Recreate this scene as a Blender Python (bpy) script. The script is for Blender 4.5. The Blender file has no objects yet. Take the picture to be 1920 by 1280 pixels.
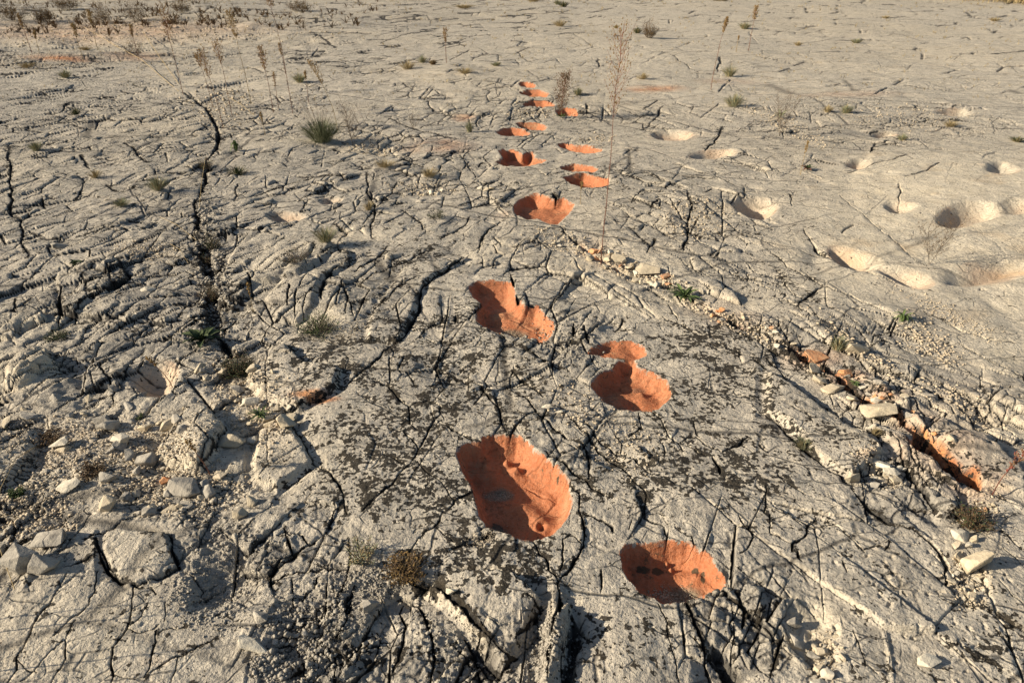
import bpy, bmesh, math, random
import numpy as np
from mathutils import Vector, Matrix, Euler
random.seed(7)
rng = np.random.default_rng(11)
SC = bpy.context.scene
COL = SC.collection

# ---------------------------------------------------------------- camera
H = 1.6            # eye height
F = 1280.0         # focal length in photo pixels (24 mm on full frame)
PITCH = math.atan(720 / F)
SP, CP = math.sin(PITCH), math.cos(PITCH)
cd = bpy.data.cameras.new('camera'); cam = bpy.data.objects.new('camera', cd); COL.objects.link(cam)
cd.lens = 24.0; cd.sensor_width = 36.0; cd.clip_start = 0.05; cd.clip_end = 5000
cam.location = (0, 0, H); cam.rotation_euler = (math.pi / 2 - PITCH, 0, 0)
SC.camera = cam
cd.dof.use_dof = True; cd.dof.focus_distance = 2.9; cd.dof.aperture_fstop = 9.0

# ---------------------------------------------------------------- sky, sun, exposure
SUN_EL, SUN_AZ = math.radians(23), math.atan2(0.15, 1.0)   # light travels towards +x and a little +y
w = bpy.data.worlds.new('World'); SC.world = w; w.use_nodes = True
nt = w.node_tree; nt.nodes.clear()
wo = nt.nodes.new('ShaderNodeOutputWorld'); bg = nt.nodes.new('ShaderNodeBackground'); sk = nt.nodes.new('ShaderNodeTexSky')
sk.sky_type = 'NISHITA'; sk.sun_disc = False; sk.sun_elevation = SUN_EL
sx, sy = -math.cos(SUN_AZ), -math.sin(SUN_AZ)              # direction to the sun
sk.sun_rotation = math.atan2(sx, sy)
sk.air_density = 1.0; sk.dust_density = 1.5; sk.ozone_density = 1.0
bg.inputs['Strength'].default_value = 0.06
nt.links.new(sk.outputs[0], bg.inputs[0]); nt.links.new(bg.outputs[0], wo.inputs[0])
sl = bpy.data.lights.new('sun', 'SUN'); so = bpy.data.objects.new('sun', sl); COL.objects.link(so)
sl.energy = 5.0; sl.angle = math.radians(0.6); sl.color = (1.0, 0.87, 0.68)
sdir = Vector((-sx * math.cos(SUN_EL), -sy * math.cos(SUN_EL), -math.sin(SUN_EL)))
so.rotation_euler = sdir.to_track_quat('-Z', 'Y').to_euler(); so.location = (-5, -2, 6)
SC.view_settings.view_transform = 'Standard'; SC.view_settings.look = 'None'
SC.view_settings.gamma = 1; SC.view_settings.use_curve_mapping = False
SC.view_settings.exposure = 0.72

# ---------------------------------------------------------------- photo pixel -> ground
def g2(px, py):
    den = SP + (py - 640) / F * CP
    z = H / den
    return (px - 960) / F * z, z * (CP - (py - 640) / F * SP), z

# ---------------------------------------------------------------- numpy noise
def h32(ix, iy, seed):
    a = (ix.astype(np.int64) * 374761393 + iy.astype(np.int64) * 668265263 + seed * 2246822519) & 0xFFFFFFFF
    a = ((a ^ (a >> 13)) * 1274126177) & 0xFFFFFFFF
    a = ((a ^ (a >> 16)) * 2246822519) & 0xFFFFFFFF
    return (a ^ (a >> 15)) & 0xFFFFFFFF
def r01(ix, iy, seed): return (h32(ix, iy, seed) & 0xFFFF).astype(np.float32) / 65535.0
def perlin(x, y, seed):
    ix = np.floor(x); iy = np.floor(y); fx = (x - ix).astype(np.float32); fy = (y - iy).astype(np.float32)
    ix = ix.astype(np.int64); iy = iy.astype(np.int64)
    ux = fx * fx * fx * (fx * (fx * 6 - 15) + 10); uy = fy * fy * fy * (fy * (fy * 6 - 15) + 10)
    def gr(dx, dy):
        a = (h32(ix + dx, iy + dy, seed) & 1023).astype(np.float32) * (2 * math.pi / 1024)
        return np.cos(a) * (fx - dx) + np.sin(a) * (fy - dy)
    n0 = gr(0, 0); n1 = gr(1, 0); n2 = gr(0, 1); n3 = gr(1, 1)
    a = n0 + ux * (n1 - n0); b = n2 + ux * (n3 - n2)
    return (a + uy * (b - a)) * 1.5
def sstep(a, b, x):
    t = np.clip((x - a) / (b - a), 0, 1); return t * t * (3 - 2 * t)
def fbm(x, y, lam, seed, octs, S, gain=0.5):
    """lam = wavelength of first octave in metres; octaves finer than the mesh are faded out"""
    o = np.zeros_like(x); amp = 1.0
    for k in range(octs):
        l = lam / 2 ** k
        o += amp * perlin(x / l, y / l, seed + k * 17) * sstep(1.0, 3.0, l / S)
        amp *= gain
    return o
def voronoi(x, y, seed, jit=0.85):
    ix = np.floor(x).astype(np.int64); iy = np.floor(y).astype(np.int64)
    fx = (x - ix).astype(np.float32); fy = (y - iy).astype(np.float32)
    best = np.full(x.shape, 9.0, np.float32); bi = np.zeros(x.shape, np.int8); bj = np.zeros(x.shape, np.int8)
    brx = np.zeros_like(fx); bry = np.zeros_like(fx)
    for j in (-1, 0, 1):
        for i in (-1, 0, 1):
            rx = i + 0.5 + (r01(ix + i, iy + j, seed) - 0.5) * jit - fx
            ry = j + 0.5 + (r01(ix + i, iy + j, seed + 1) - 0.5) * jit - fy
            d = rx * rx + ry * ry
            m = d < best
            best = np.where(m, d, best); bi = np.where(m, i, bi); bj = np.where(m, j, bj)
            brx = np.where(m, rx, brx); bry = np.where(m, ry, bry)
    cx = ix + bi; cy = iy + bj
    ed = np.full(x.shape, 9.0, np.float32); enx = np.ones_like(ed); eny = np.zeros_like(ed)
    for j in (-2, -1, 0, 1, 2):
        for i in (-2, -1, 0, 1, 2):
            if (i == 0 and j == 0) or abs(i) + abs(j) == 4: continue
            rx = bi + i + 0.5 + (r01(cx + i, cy + j, seed) - 0.5) * jit - fx
            ry = bj + j + 0.5 + (r01(cx + i, cy + j, seed + 1) - 0.5) * jit - fy
            dx = rx - brx; dy = ry - bry
            il = 1 / np.sqrt(dx * dx + dy * dy + 1e-9)
            dd = (0.5 * (rx + brx) * dx + 0.5 * (ry + bry) * dy) * il
            k = dd < ed; ed = np.where(k, dd, ed); enx = np.where(k, dx * il, enx); eny = np.where(k, dy * il, eny)
    return cx, cy, -brx, -bry, ed, enx, eny      # cell index, offset from the centre, distance to the edge

# ---------------------------------------------------------------- the ground grid
STEP = 1.7
def axis(lo, flo, fhi, hi, grow=1.12):
    a = [flo]; s = STEP
    while a[-1] > lo: s *= grow; a.append(a[-1] - s)
    a = a[::-1]; a[0] = lo
    a += list(np.arange(flo + STEP, fhi, STEP)); s = STEP
    while a[-1] < hi: s *= grow; a.append(a[-1] + s)
    a[-1] = hi
    return np.array(a)
cols = axis(-9000, -50, 1970, 11000)
rows = axis(-40, -6, 1300, 6500)
rows = np.concatenate([rows[rows < -6], np.arange(-6, 430, 1.1), rows[rows > 430.5]])
far = [-77.5, -76, -74, -71, -67, -62, -56, -49]
rows = np.concatenate([far, rows])[::-1]              # nearest row first
PX, PY = np.meshgrid(cols, rows)
X, Y, Z0 = g2(PX, PY)
X = X.astype(np.float32); Y = Y.astype(np.float32); Z0 = Z0.astype(np.float32)
PXf = PX.astype(np.float32); PYf = PY.astype(np.float32)
dcol = np.gradient(cols); 
SX = (dcol[None, :] * Z0 / F).astype(np.float32)
SY = np.abs(np.gradient(Y, axis=0))
S = 0.25 * SX + 0.85 * SY
NR, NC = PX.shape; print('ground quads', (NR - 1) * (NC - 1))

def ell(lst, soft=0.5):
    """soft elliptical zones given in photo pixels: (cx, cy, rx, ry, weight)"""
    o = np.zeros_like(X)
    for cx, cy, rx, ry, wgt in lst:
        r0, r1, c0, c1 = box(cx - rx * 1.6, cx + rx * 1.6, cy - ry * 1.6, cy + ry * 1.6)
        if r1 <= r0 or c1 <= c0: continue
        d = np.sqrt(((PXf[r0:r1, c0:c1] - cx) / rx) ** 2 + ((PYf[r0:r1, c0:c1] - cy) / ry) ** 2)
        d = d + WOB[r0:r1, c0:c1] * 0.35
        o[r0:r1, c0:c1] = np.maximum(o[r0:r1, c0:c1], wgt * (1 - sstep(1 - soft, 1 + soft, d)))
    return o
rows_desc = rows
def box(x0, x1, y0, y1):
    c0 = np.searchsorted(cols, x0); c1 = np.searchsorted(cols, x1)
    r0 = len(rows) - np.searchsorted(rows[::-1], y1); r1 = len(rows) - np.searchsorted(rows[::-1], y0)
    return max(r0, 0), min(r1, len(rows)), max(c0, 0), min(c1, len(cols))

WOB = fbm(X, Y, 0.35, 500, 4, S)
# small coordinate warps so that no crack is straight
WX = 0.012 * perlin(X / 0.16, Y / 0.16, 301) + 0.006 * perlin(X / 0.05, Y / 0.05, 302) + 0.003 * perlin(X / 0.02, Y / 0.02, 303) * sstep(1, 3, 0.02 / S)
WY = 0.012 * perlin(X / 0.16, Y / 0.16, 311) + 0.006 * perlin(X / 0.05, Y / 0.05, 312) + 0.003 * perlin(X / 0.02, Y / 0.02, 313) * sstep(1, 3, 0.02 / S)
XW = X + WX * 0.22; YW = Y + WY * 0.22

# ---------------------------------------------------------------- zones (read off the photograph)
rough = ell([(250,600,300,120,.95),(150,680,260,90,1),(100,430,220,140,.55),(330,400,130,100,.85),(620,540,150,90,.6),(620,370,220,80,.55),
 (430,1040,110,90,1),(640,1200,180,110,1),(900,1240,170,70,1),(1030,1230,90,80,1),(1400,1150,120,110,.95),(1070,800,130,100,.7),(1050,640,110,70,.95),
 (1010,480,160,50,.65),(1270,430,170,80,.7),(1320,520,170,60,.65),(1560,640,170,60,.95),(1750,750,220,110,.85),(1620,1090,180,90,.15),(1700,900,130,90,.9),
 (730,290,170,60,.65),(1650,240,220,60,.4),(1000,330,120,60,.4),(560,1000,110,70,.8),(60,1020,110,110,.8),(260,250,300,90,.55),(820,720,90,80,.4),
 (1230,1000,120,80,.4),(1000,220,200,40,.5),(500,220,140,50,.4),(-200,700,300,400,.7),(220,70,420,60,.7),(600,40,300,20,.5),(1500,230,150,30,.4)])
rubble = ell([(200,830,220,60,1),(340,910,130,60,1),(480,770,80,80,1),(60,900,120,60,.9),(1180,508,90,20,1),(1680,880,60,28,1),(1815,1095,36,50,1),
 (1830,960,40,40,1),(610,622,70,24,.9),(450,700,60,40,.8),(570,1170,60,70,1),(900,1015,32,16,1),(1700,222,130,26,.7),(250,60,380,22,.8),(90,122,130,18,.9),
 (270,470,60,22,.7),(1540,1225,30,60,.8),(620,1080,40,40,.5),(790,350,70,14,.7),(1075,455,60,20,.8),(560,700,20,40,.4),(750,240,80,16,.5),(60,540,90,40,.5)])
smooth = ell([(1820,440,330,170,1),(2200,450,500,260,1),(1700,340,150,60,.8),(1880,610,150,70,.9),(1600,100,700,100,.6),(1150,80,500,70,.5),(600,400,90,40,.3),(400,130,140,50,.7),
 (1600,450,120,70,.45),(1840,1190,120,90,.3),(250,1100,260,150,.75),(270,1035,70,40,1),(760,860,230,130,.8),(1350,700,180,120,.85),(1600,790,110,60,.8),
 (1180,1150,100,130,.9),(1400,930,90,60,.4),(1480,560,160,60,.5),(1620,1090,220,130,.75),(1800,690,120,60,.7),(560,690,110,50,.7),(560,860,110,60,.9)], .35)
cream = ell([(1800,440,310,150,1),(2200,450,500,240,1),(1880,620,110,90,.75),(1700,340,130,50,.7),(400,150,150,55,.55),(1600,100,800,110,.45),(230,850,300,110,.45),
 (50,690,60,40,1),(1150,500,130,40,.9),(1260,570,170,30,.7),(1520,1175,60,60,.9),(1820,1060,60,80,.7),(1700,800,170,60,.4),(1690,520,140,45,.9),(470,800,90,110,.6),
 (560,860,90,60,.55),(280,1040,90,60,.35),(100,1180,220,160,.3),(430,900,60,50,.6),(610,610,80,30,.7),(60,610,90,20,.8),(680,440,60,14,.7),(540,500,90,50,.35),(700,265,70,26,.8),
 (300,230,200,40,.35),(560,240,90,40,.5),(850,190,120,30,.4),(820,145,60,20,.6),(1880,800,70,60,.7),(1400,395,50,20,.6),(1250,250,60,16,.7),(250,60,400,40,.6),(930,470,60,30,.6)])
soil = ell([(588,748,42,10,1),(1105,462,28,16,.8),(1135,485,40,16,.45),(1330,575,50,16,.5),(1375,600,50,18,.55),(1530,668,60,16,.9),(1590,705,50,16,1),(1650,745,50,16,1),(1760,840,90,30,.9),
 (1715,790,50,24,.8),(1830,905,60,30,.8),(110,112,60,4,.6),(1880,850,70,26,.35),(1780,860,60,40,.7),(1810,745,80,40,.15),(200,58,260,18,.3),(120,820,160,50,.12),(1625,862,24,8,.8),
 (505,795,30,14,.5),(945,400,20,8,.6),(1412,393,40,14,.35),(1815,415,40,14,.3),(1690,397,20,8,.5),(1610,312,12,5,.7),(1870,345,20,6,.5),(1265,250,40,8,.3),(1225,165,50,5,.6),
 (870,212,20,5,.6),(1590,180,90,6,.2),(290,1235,30,10,.3),(820,265,60,12,.35),(1700,530,40,8,.3),(1365,150,50,6,.2),(535,405,26,10,.3),(250,103,60,8,.3)],.7)
speck = 0.20 + ell([(750,850,260,150,.85),(700,680,220,80,.7),(900,1060,170,70,.95),(1350,700,170,110,.75),(1300,900,220,110,.45),(1600,800,110,70,.6),(250,1200,330,90,.14),(800,600,170,70,.6),
 (1880,1180,120,110,.35),(1200,1180,110,120,.35),(1420,840,110,70,.7),(1150,340,120,40,.35),(1480,540,140,50,.35),(900,700,140,70,.6),(720,470,160,60,.35),(1600,420,90,60,.3),(1100,960,60,80,.4),
 (660,1230,60,30,.9),(1000,360,80,50,.4)])
rough *= 1 - 0.85 * cream * (PXf > 1500) * (PYf < 640)
speck *= (1 - 0.9 * np.clip(cream, 0, 1))

# ---------------------------------------------------------------- traced cracks: (width px, depth factor, points)
CR = """
8 1.2 176,1018 184,1040 200,1055 222,1080 238,1090 268,1097 285,1115
5 1.5 185,1065 175,1100 164,1120 163,1133 145,1150 125,1168 108,1186 98,1196
6 1.5 125,1080 95,1120 75,1148 59,1175 45,1210 33,1230 30,1255 15,1280
5 1.5 246,1096 244,1145 233,1178 218,1205 210,1233 200,1270 195,1300
5 1.5 294,1172 294,1190 285,1218 273,1245 266,1265
3 1.2 235,1173 262,1175 295,1167
3 1.2 300,1178 320,1170 347,1170
4 1.4 140,1162 122,1200 122,1230 110,1250 92,1278 80,1300
2 1.2 33,1230 47,1247 67,1260
2 1.2 120,1200 82,1235 38,1278
5 1.3 397,1185 357,1210 310,1235 275,1257
7 1.3 222,992 250,997 307,997 320,1005 322,1030 338,1055 300,1075 275,1086 240,1092
5 1.2 175,1010 182,1025 205,1050 222,1068
4 1.3 255,960 218,982 200,995 160,1012
5 1.2 172,1045 150,1057 118,1070
3 1.2 270,1132 260,1150 240,1167
1.5 1 310,1120 307,1158
2 1 337,1220 322,1278
2 1 205,1262 252,1265
7 1.3 527,992 540,1010 545,1032 520,1055 507,1072 505,1092
7 1.3 537,998 563,1000 575,1015 592,1012
6 1.3 548,1033 592,1014
4 1.3 507,1082 560,1067 610,1060 642,1062
6 1.4 655,1010 655,1040 650,1070 646,1100 637,1120 632,1145
4 1.2 590,1078 587,1095 552,1120
3 1.2 552,1147 595,1146 617,1122 640,1118
4 1.2 547,1080 547,1120
10 1 667,1095 655,1120 652,1155 640,1175 615,1195
7 1.2 755,1120 745,1140 757,1167 752,1185 750,1210 750,1230 730,1260
3 1.2 685,1180 720,1190 755,1175
5 1.2 680,1210 715,1195 745,1198
5 1.2 612,1208 630,1230 665,1215 690,1195
5 1.2 628,1230 622,1278
14 1 760,1085 805,1100 870,1150 917,1192 955,1230
9 1.2 775,1120 800,1155 810,1185 812,1235 805,1285
8 1.2 850,1195 892,1230 905,1272 910,1300
7 1.2 870,1185 890,1205 915,1240 942,1258
5 1.3 830,960 820,982 785,1020 762,1042
6 1.3 840,1038 880,1020 925,1000
5 1.2 822,990 835,1002 850,1015
6 1.4 1092,960 1096,990 1096,1015 1080,1047 1060,1080 1047,1100
5 1.4 997,1015 1020,1045 1040,1080 1047,1100
3 1.3 1056,1010 1055,1055 1050,1085
4 1.2 1057,1008 1075,1006 1092,1015
10 1.3 1047,1100 1048,1135 1045,1160 1035,1200 1028,1235 1027,1285
30 .75 1072,1150 1080,1175 1077,1215 1066,1260 1058,1310
6 1.2 985,1130 1015,1140 990,1170 968,1200
3 1.5 1235,1135 1243,1160 1250,1200 1263,1240 1275,1285
9 1.2 1283,1120 1295,1160 1315,1200 1325,1235 1350,1285
45 .5 1335,1205 1360,1235 1380,1290
6 1.4 1127,1073 1126,1090 1125,1110
4 1.2 1350,1110 1372,1140 1372,1160
4 1.2 1370,1165 1370,1200 1375,1240
8 1.1 1385,1120 1400,1150 1390,1172
5 1.2 1420,1165 1435,1140
2 1.2 1185,975 1180,995
3 1.2 1210,967 1242,985 1250,1008 1250,1017
3 1.2 1267,987 1297,1002 1307,1030
6 1.1 1097,963 1145,985 1150,995
3 1.2 1380,967 1410,1005 1400,1035 1385,1040
5 1.4 1530,962 1512,992 1490,1027 1487,1042
4 1.3 1547,967 1580,997 1615,1027 1620,1033
3 1.2 1620,1028 1650,1021
4 1.2 1665,1017 1657,1032
3 1.2 1447,960 1445,1000 1487,1027
14 1.2 1595,915 1635,952 1665,975 1705,990
11 1.2 1705,988 1740,1008 1755,1025 1773,1060 1778,1100 1802,1120
6 1.3 1657,1087 1680,1105
6 1.2 1690,1115 1700,1125
7 1.3 1497,1037 1502,1060
6 1.2 1580,1060 1585,1080
4 1.2 1595,1180 1610,1210 1620,1247 1645,1262
3 1 1772,1205 1815,1222 1850,1242 1877,1255
2 1 1870,1085 1915,1130
3 1 1865,1180 1887,1210 1912,1235
4 1.2 1852,972 1885,995 1915,1025 1950,1050
6 1.2 1885,1027 1915,1050
3 1.2 1475,1120 1443,1135
9 1.3 1447,1275 1465,1210 1472,1192
6 1.2 357,762 332,810 307,840
7 1.2 382,765 420,802 412,840 375,885
6 1.2 0,815 32,802 57,795
5 1.2 -20,856 0,850 20,838 65,827
5 1.2 185,672 205,722 212,760
6 1.4 740,645 702,685 670,707 647,727
5 1.2 705,715 730,725 742,742 765,757 767,792 780,802
4 1.2 765,757 802,752 825,760 827,772
5 1.4 827,772 802,805 787,837 770,865
8 1.4 770,865 730,910 700,940 683,962
4 1.2 755,805 777,830 782,842
5 1.3 840,802 855,812 905,830
2 1 795,830 825,815
3 1.2 720,850 757,867
5 1.3 837,692 870,705 902,720 920,745 932,760 940,790 955,805
5 1.2 545,660 565,682 577,687
3 1.2 605,667 565,697
1 1 480,877 542,865
6 1.3 545,785 555,815 580,845 592,865 610,877 630,902 645,922 655,960
5 1.2 592,872 562,892 557,905
3 1.2 782,867 795,885 830,907 852,935
8 1.2 852,938 885,922 892,915
5 1.2 852,938 840,960
7 1.2 548,766 590,750 628,734
2 1 765,700 780,725
2 1 730,672 730,722
6 1.3 960,692 992,717 1020,740
5 1.2 977,645 1020,675 1047,690
6 1.3 960,727 990,745 1005,770 967,797 960,812 955,822
5 1.2 1005,772 1030,790 1060,820 1095,845 1107,860
6 1.3 1067,780 1095,812 1107,827 1120,837 1150,862 1175,887 1185,897
6 1.2 1095,790 1120,820 1145,837 1165,852 1197,867 1225,887
6 1.3 1022,852 1060,877 1095,902 1110,917 1147,935
4 1.2 1052,895 1082,922 1090,960
4 1.2 1110,865 1100,900
5 1.3 1185,897 1207,920 1210,940 1212,965
4 1.2 1200,770 1202,802 1180,815
3 1.2 1222,767 1242,787 1250,812 1270,830 1280,847
3 1.2 1270,830 1307,818 1335,837 1355,847
3 1.2 1275,833 1310,847 1335,855
4 1.2 1302,787 1310,815
8 1.2 1337,855 1350,875 1347,890
4 1.2 1360,847 1385,830 1400,812
2 1.2 1237,825 1252,860
4 1.2 1435,910 1435,960
2 1.2 1335,640 1370,655 1410,670 1440,685
6 1.1 1427,835 1440,845
5 1.3 1440,667 1455,682 1485,712 1515,732 1547,752 1580,775 1615,795 1640,815 1652,840
26 1.5 1470,640 1500,662 1540,680 1580,708 1605,738
38 1.5 1605,738 1640,757 1680,778 1705,803
84 1.5 1700,795 1745,832 1785,862 1812,890 1838,915
9 1.3 1440,772 1465,790 1480,812 1500,835 1525,852 1552,872 1575,890 1595,905 1600,915
1.5 1 1482,760 1520,797
5 1.2 1457,890 1475,910 1510,925
6 1.2 1772,722 1810,742 1840,770 1865,790
8 1.1 1720,715 1765,740 1802,767 1840,790 1900,815 1950,830
3 1.2 1837,702 1845,740
3 1.2 1800,642 1840,667 1885,690 1925,705
4 1.2 1885,767 1887,800
5 1.2 1705,747 1755,795
9 1.2 1660,817 1690,847 1715,890 1735,922 1755,960
9 1.2 1865,927 1915,942 1960,960
5 1.3 20,280 20,320 20,345 22,390 37,410 37,432 42,460 50,480
4 1.2 200,345 225,357 262,345
3 1 107,517 175,495 220,492
8 1.2 220,492 237,510 242,527 205,550 160,567 135,590
2 1 155,525 165,540 165,555
4 1.2 32,547 22,582
10 1 107,535 115,582 110,610
6 1.2 -20,630 35,618 85,602
12 1.1 392,296 386,320 380,345 371,365
16 .9 371,395 370,420 376,440
44 .7 378,455 388,490 394,520
54 .55 396,540 396,565 404,598 400,625
16 1 404,620 420,645 450,680 470,700
7 1.2 378,350 362,380 371,410
6 1.2 376,440 350,452 335,470
6 1.2 390,500 365,512 345,505
7 1.1 475,412 430,425
3 1.2 442,340 445,362 435,372
3 1.2 420,490 400,510
4 1.2 465,515 470,540 475,560
5 1.2 395,527 425,537 462,530
3 1.2 165,335 140,367
8 1 80,368 78,380
3 1.2 92,452 130,442 185,432 215,427
5 1.4 687,320 690,362 705,387 697,420 697,445
3 1.2 740,340 730,362 712,382
5 1.2 947,410 915,430 900,450 892,470
4 1.3 882,407 872,422 837,440 825,447
6 1.3 725,460 710,482 680,500 665,510
6 1.2 880,470 852,495 812,525
6 1.4 812,525 790,550 787,580 772,607 750,637 740,645
3 1.2 812,462 782,480 745,495 700,512 675,540
5 1.2 782,525 747,542 725,570
3 1.2 785,412 795,432
1.5 1.2 755,390 785,415
8 1.1 655,485 620,515 602,540 600,575
5 1.3 577,520 557,560 555,590
4 1.2 540,540 540,580
2 1.2 585,552 570,592
3 1.2 480,430 535,420
3 1.3 480,477 510,467 535,447
4 1.2 547,480 582,462
4 1.2 532,375 580,370 560,397
4 1.2 480,360 535,340 592,325 650,325
3 1.2 590,420 610,408
6 1.1 627,420 652,435 640,450
8 1 852,590 855,602
3 1.2 925,440 940,460
4 1.2 652,545 650,595
10 1 685,562 675,585
8 1 773,587 779,589
8 1.2 1040,365 1042,380
6 1.3 1292,367 1292,415 1287,455 1282,470
3 1.2 1307,415 1295,440
5 1.2 1315,365 1330,357
4 1.2 1215,325 1177,335
2 1.2 1227,330 1250,347 1292,367
3 1.2 1202,370 1180,392
5 1.2 1230,387 1222,402
5 1.2 1225,450 1210,470
3 1.2 1180,430 1220,462
25 .7 1050,428 1080,450 1120,480 1160,500 1200,515 1260,537 1310,562 1350,590 1400,615 1440,630 1500,660
4 1.2 1070,475 1090,505 1115,510 1135,527 1165,550 1200,582
4 1.2 1257,562 1262,585 1270,600
3 1.2 1250,597 1285,615 1320,632
4 1.2 1320,585 1360,607 1390,625
5 1.2 1170,595 1152,620
8 1.2 1072,607 1080,635
7 1.2 1092,612 1100,640
9 1.2 960,520 962,540
10 1.1 970,560 975,572
2.5 1.0 1575,372 1600,397 1630,420 1665,450 1690,467 1717,490 1740,502
10 .6 1507,437 1532,470 1580,492 1615,505 1705,537
4 1.3 1545,537 1527,552 1512,560 1497,580
2 1.2 1545,537 1527,527 1500,505
3 1.2 1440,470 1480,500 1527,527
3 1.2 1547,537 1590,557 1615,572 1647,587
6 1.2 1680,602 1672,627
5 1.1 1602,427 1577,442
3 1.2 1685,357 1685,395
5 1.1 1752,595 1800,620 1850,632 1900,640
3 1.2 1480,370 1482,392
6 1 1837,542 1852,545
14 1 345,172 385,195 400,225 410,250 405,280 388,300
2 1.2 212,135 175,147
3 1.2 337,157 300,170
4 1.2 135,192 112,217
9 1 75,302 110,300
9 1 140,288 185,280
7 1 180,185 212,180
4 1.3 237,272 255,282 257,297 277,307
3 1.2 152,297 170,320
3 1.2 480,265 517,260 555,245
3 1.2 537,290 550,277 572,265
5 1.2 777,267 757,287
7 1.1 730,262 750,290
7 1.1 762,292 790,307
2 1.2 715,85 755,72 812,62
2 1.2 587,67 630,92
5 1.2 905,295 900,305
3 1.2 800,185 812,200
2 1.2 825,215 787,230
2 1.2 730,215 767,230 805,240 847,252
2 1.2 842,110 880,95
5 1.4 1357,232 1340,267 1322,282
3 1.2 1230,185 1210,200
3 1.2 1247,195 1210,232
6 1.1 1095,190 1102,207
3 1.2 1257,105 1307,132
3 1.2 1350,107 1345,130
4 1.1 1119,108 1122,125
2 1.2 965,95 997,118
4 1.2 1638,271 1634,293
4 1.1 1697,160 1743,165 1790,171
3 1.1 1650,155 1611,153
3 1 1861,103 1925,96
3 1.2 1590,330 1660,310 1700,300
6 1 1690,345 1735,335 1755,320
"""
CD = np.zeros_like(X)      # crack depth
CM = np.zeros_like(X)      # crack mask (0..1), for dirt and for telling slabs apart
CALM = np.zeros_like(X); GUL = np.zeros_like(X); CORE = np.zeros_like(X); HAL = np.zeros_like(X)
RND = np.zeros_like(X)     # rounding of the slab shoulders beside a crack
for ln in CR.strip().splitlines():
    t = ln.split(); wpx = float(t[0]); kf = float(t[1]); pts = [tuple(map(float, q.split(','))) for q in t[2:]]
    m = wpx * 2.5 + 14
    r0, r1, c0, c1 = box(min(p[0] for p in pts) - m, max(p[0] for p in pts) + m, min(p[1] for p in pts) - m, max(p[1] for p in pts) + m)
    if r1 - r0 < 2 or c1 - c0 < 2: continue
    sl_ = (slice(r0, r1), slice(c0, c1))
    zz = Z0[sl_]; kw = 1 if wpx < 14 else .5
    xw = X[sl_] + WX[sl_] * 0.5 + kw * .0035 * zz * perlin(X[sl_] / zz / .03, np.log(zz) / .05, 401) + kw * .0016 * zz * perlin(X[sl_] / zz / .011, np.log(zz) / .02, 402)
    yw = Y[sl_] + WY[sl_] * 0.5 + kw * .006 * zz * perlin(X[sl_] / zz / .03, np.log(zz) / .05, 411) + kw * .003 * zz * perlin(X[sl_] / zz / .011, np.log(zz) / .02, 412)
    d = np.full(xw.shape, 99.0, np.float32); tt = np.zeros_like(d); n = len(pts) - 1; nxx = np.ones_like(d); nyy = np.zeros_like(d)
    for i in range(n):
        ax, ay, az = g2(*pts[i]); bx, by, bz = g2(*pts[i + 1])
        ux, uy = bx - ax, by - ay; L2 = ux * ux + uy * uy + 1e-12
        s = np.clip(((xw - ax) * ux + (yw - ay) * uy) / L2, 0, 1)
        e = np.hypot(xw - ax - s * ux, yw - ay - s * uy)
        k = e < d; d = np.where(k, e, d); tt = np.where(k, (i + s) / n, tt); nxx = np.where(k, -uy / L2 ** .5, nxx); nyy = np.where(k, ux / L2 ** .5, nyy)
    taper = np.clip(np.minimum(tt, 1 - tt) * 4 + 0.10, 0, 1)
    wn = 0.85 + 0.7 * perlin(X[sl_] / 0.07, Y[sl_] / 0.07, 77)
    if wpx >= 20: wn = np.maximum(wn * (1.0 + 0.6 * perlin(X[sl_] / 0.22, Y[sl_] / 0.22, 78)), .55)
    pyc = sum(p[1] for p in pts) / len(pts)
    wid = (0.5 * wpx * Z0[sl_] / F) * np.clip(wn, .12, 2.2) * taper * min(1, .5 + pyc / 900)
    wid = np.maximum(wid, 0.0015)
    we = np.maximum(wid * .85, 0.8 * np.hypot(nxx * SX[sl_], nyy * SY[sl_]))
    dep = kf * 2.0 * np.minimum(wid, 0.045) * np.sqrt(wid / we) + 0.004
    pr = sstep(0.0, 0.75 if wpx < 12 else 0.62, 1 - d / we)
    if wpx >= 12: dep = dep * (0.85 + 0.5 * perlin(X[sl_] / 0.09, Y[sl_] / 0.09, 79))
    HAL[sl_] = np.maximum(HAL[sl_], np.exp(-np.maximum(d - we, 0) / (np.maximum(we, .004) * 1.8)) * min(1, wpx / 4))
    CD[sl_] = np.maximum(CD[sl_], dep * pr)
    CM[sl_] = np.maximum(CM[sl_], np.clip(1.6 - d / we, 0, 1))
    CORE[sl_] = np.maximum(CORE[sl_], np.clip(1.25 - d / we, 0, 1) * (1 if wpx < 20 else .45))
    if wpx in (84.0, 38.0, 26.0): GUL[sl_] = np.maximum(GUL[sl_], sstep(0, .5, 1.3 - d / we))
    if wpx >= 14: CALM[sl_] = np.maximum(CALM[sl_], sstep(0, .6, 1.3 - d / we))
    RND[sl_] = np.maximum(RND[sl_], np.minimum(wid * 0.5, 0.012) * np.exp(-d / (we * 3)))

# ---------------------------------------------------------------- procedural fracture layers
def rot(a, sx_, sy_):
    c, s = math.cos(a), math.sin(a)
    return (XW * c + YW * s) / sx_, (-XW * s + YW * c) / sy_
FR = np.zeros_like(X)      # relief of tilted blocks
FD = np.zeros_like(X); FM = np.zeros_like(X)
fade1 = sstep(-0.25, 0.35, fbm(X, Y, 0.9, 71, 3, S))
fade2 = sstep(-0.2, 0.4, fbm(X, Y, 0.35, 72, 3, S))
cellid = None
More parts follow.
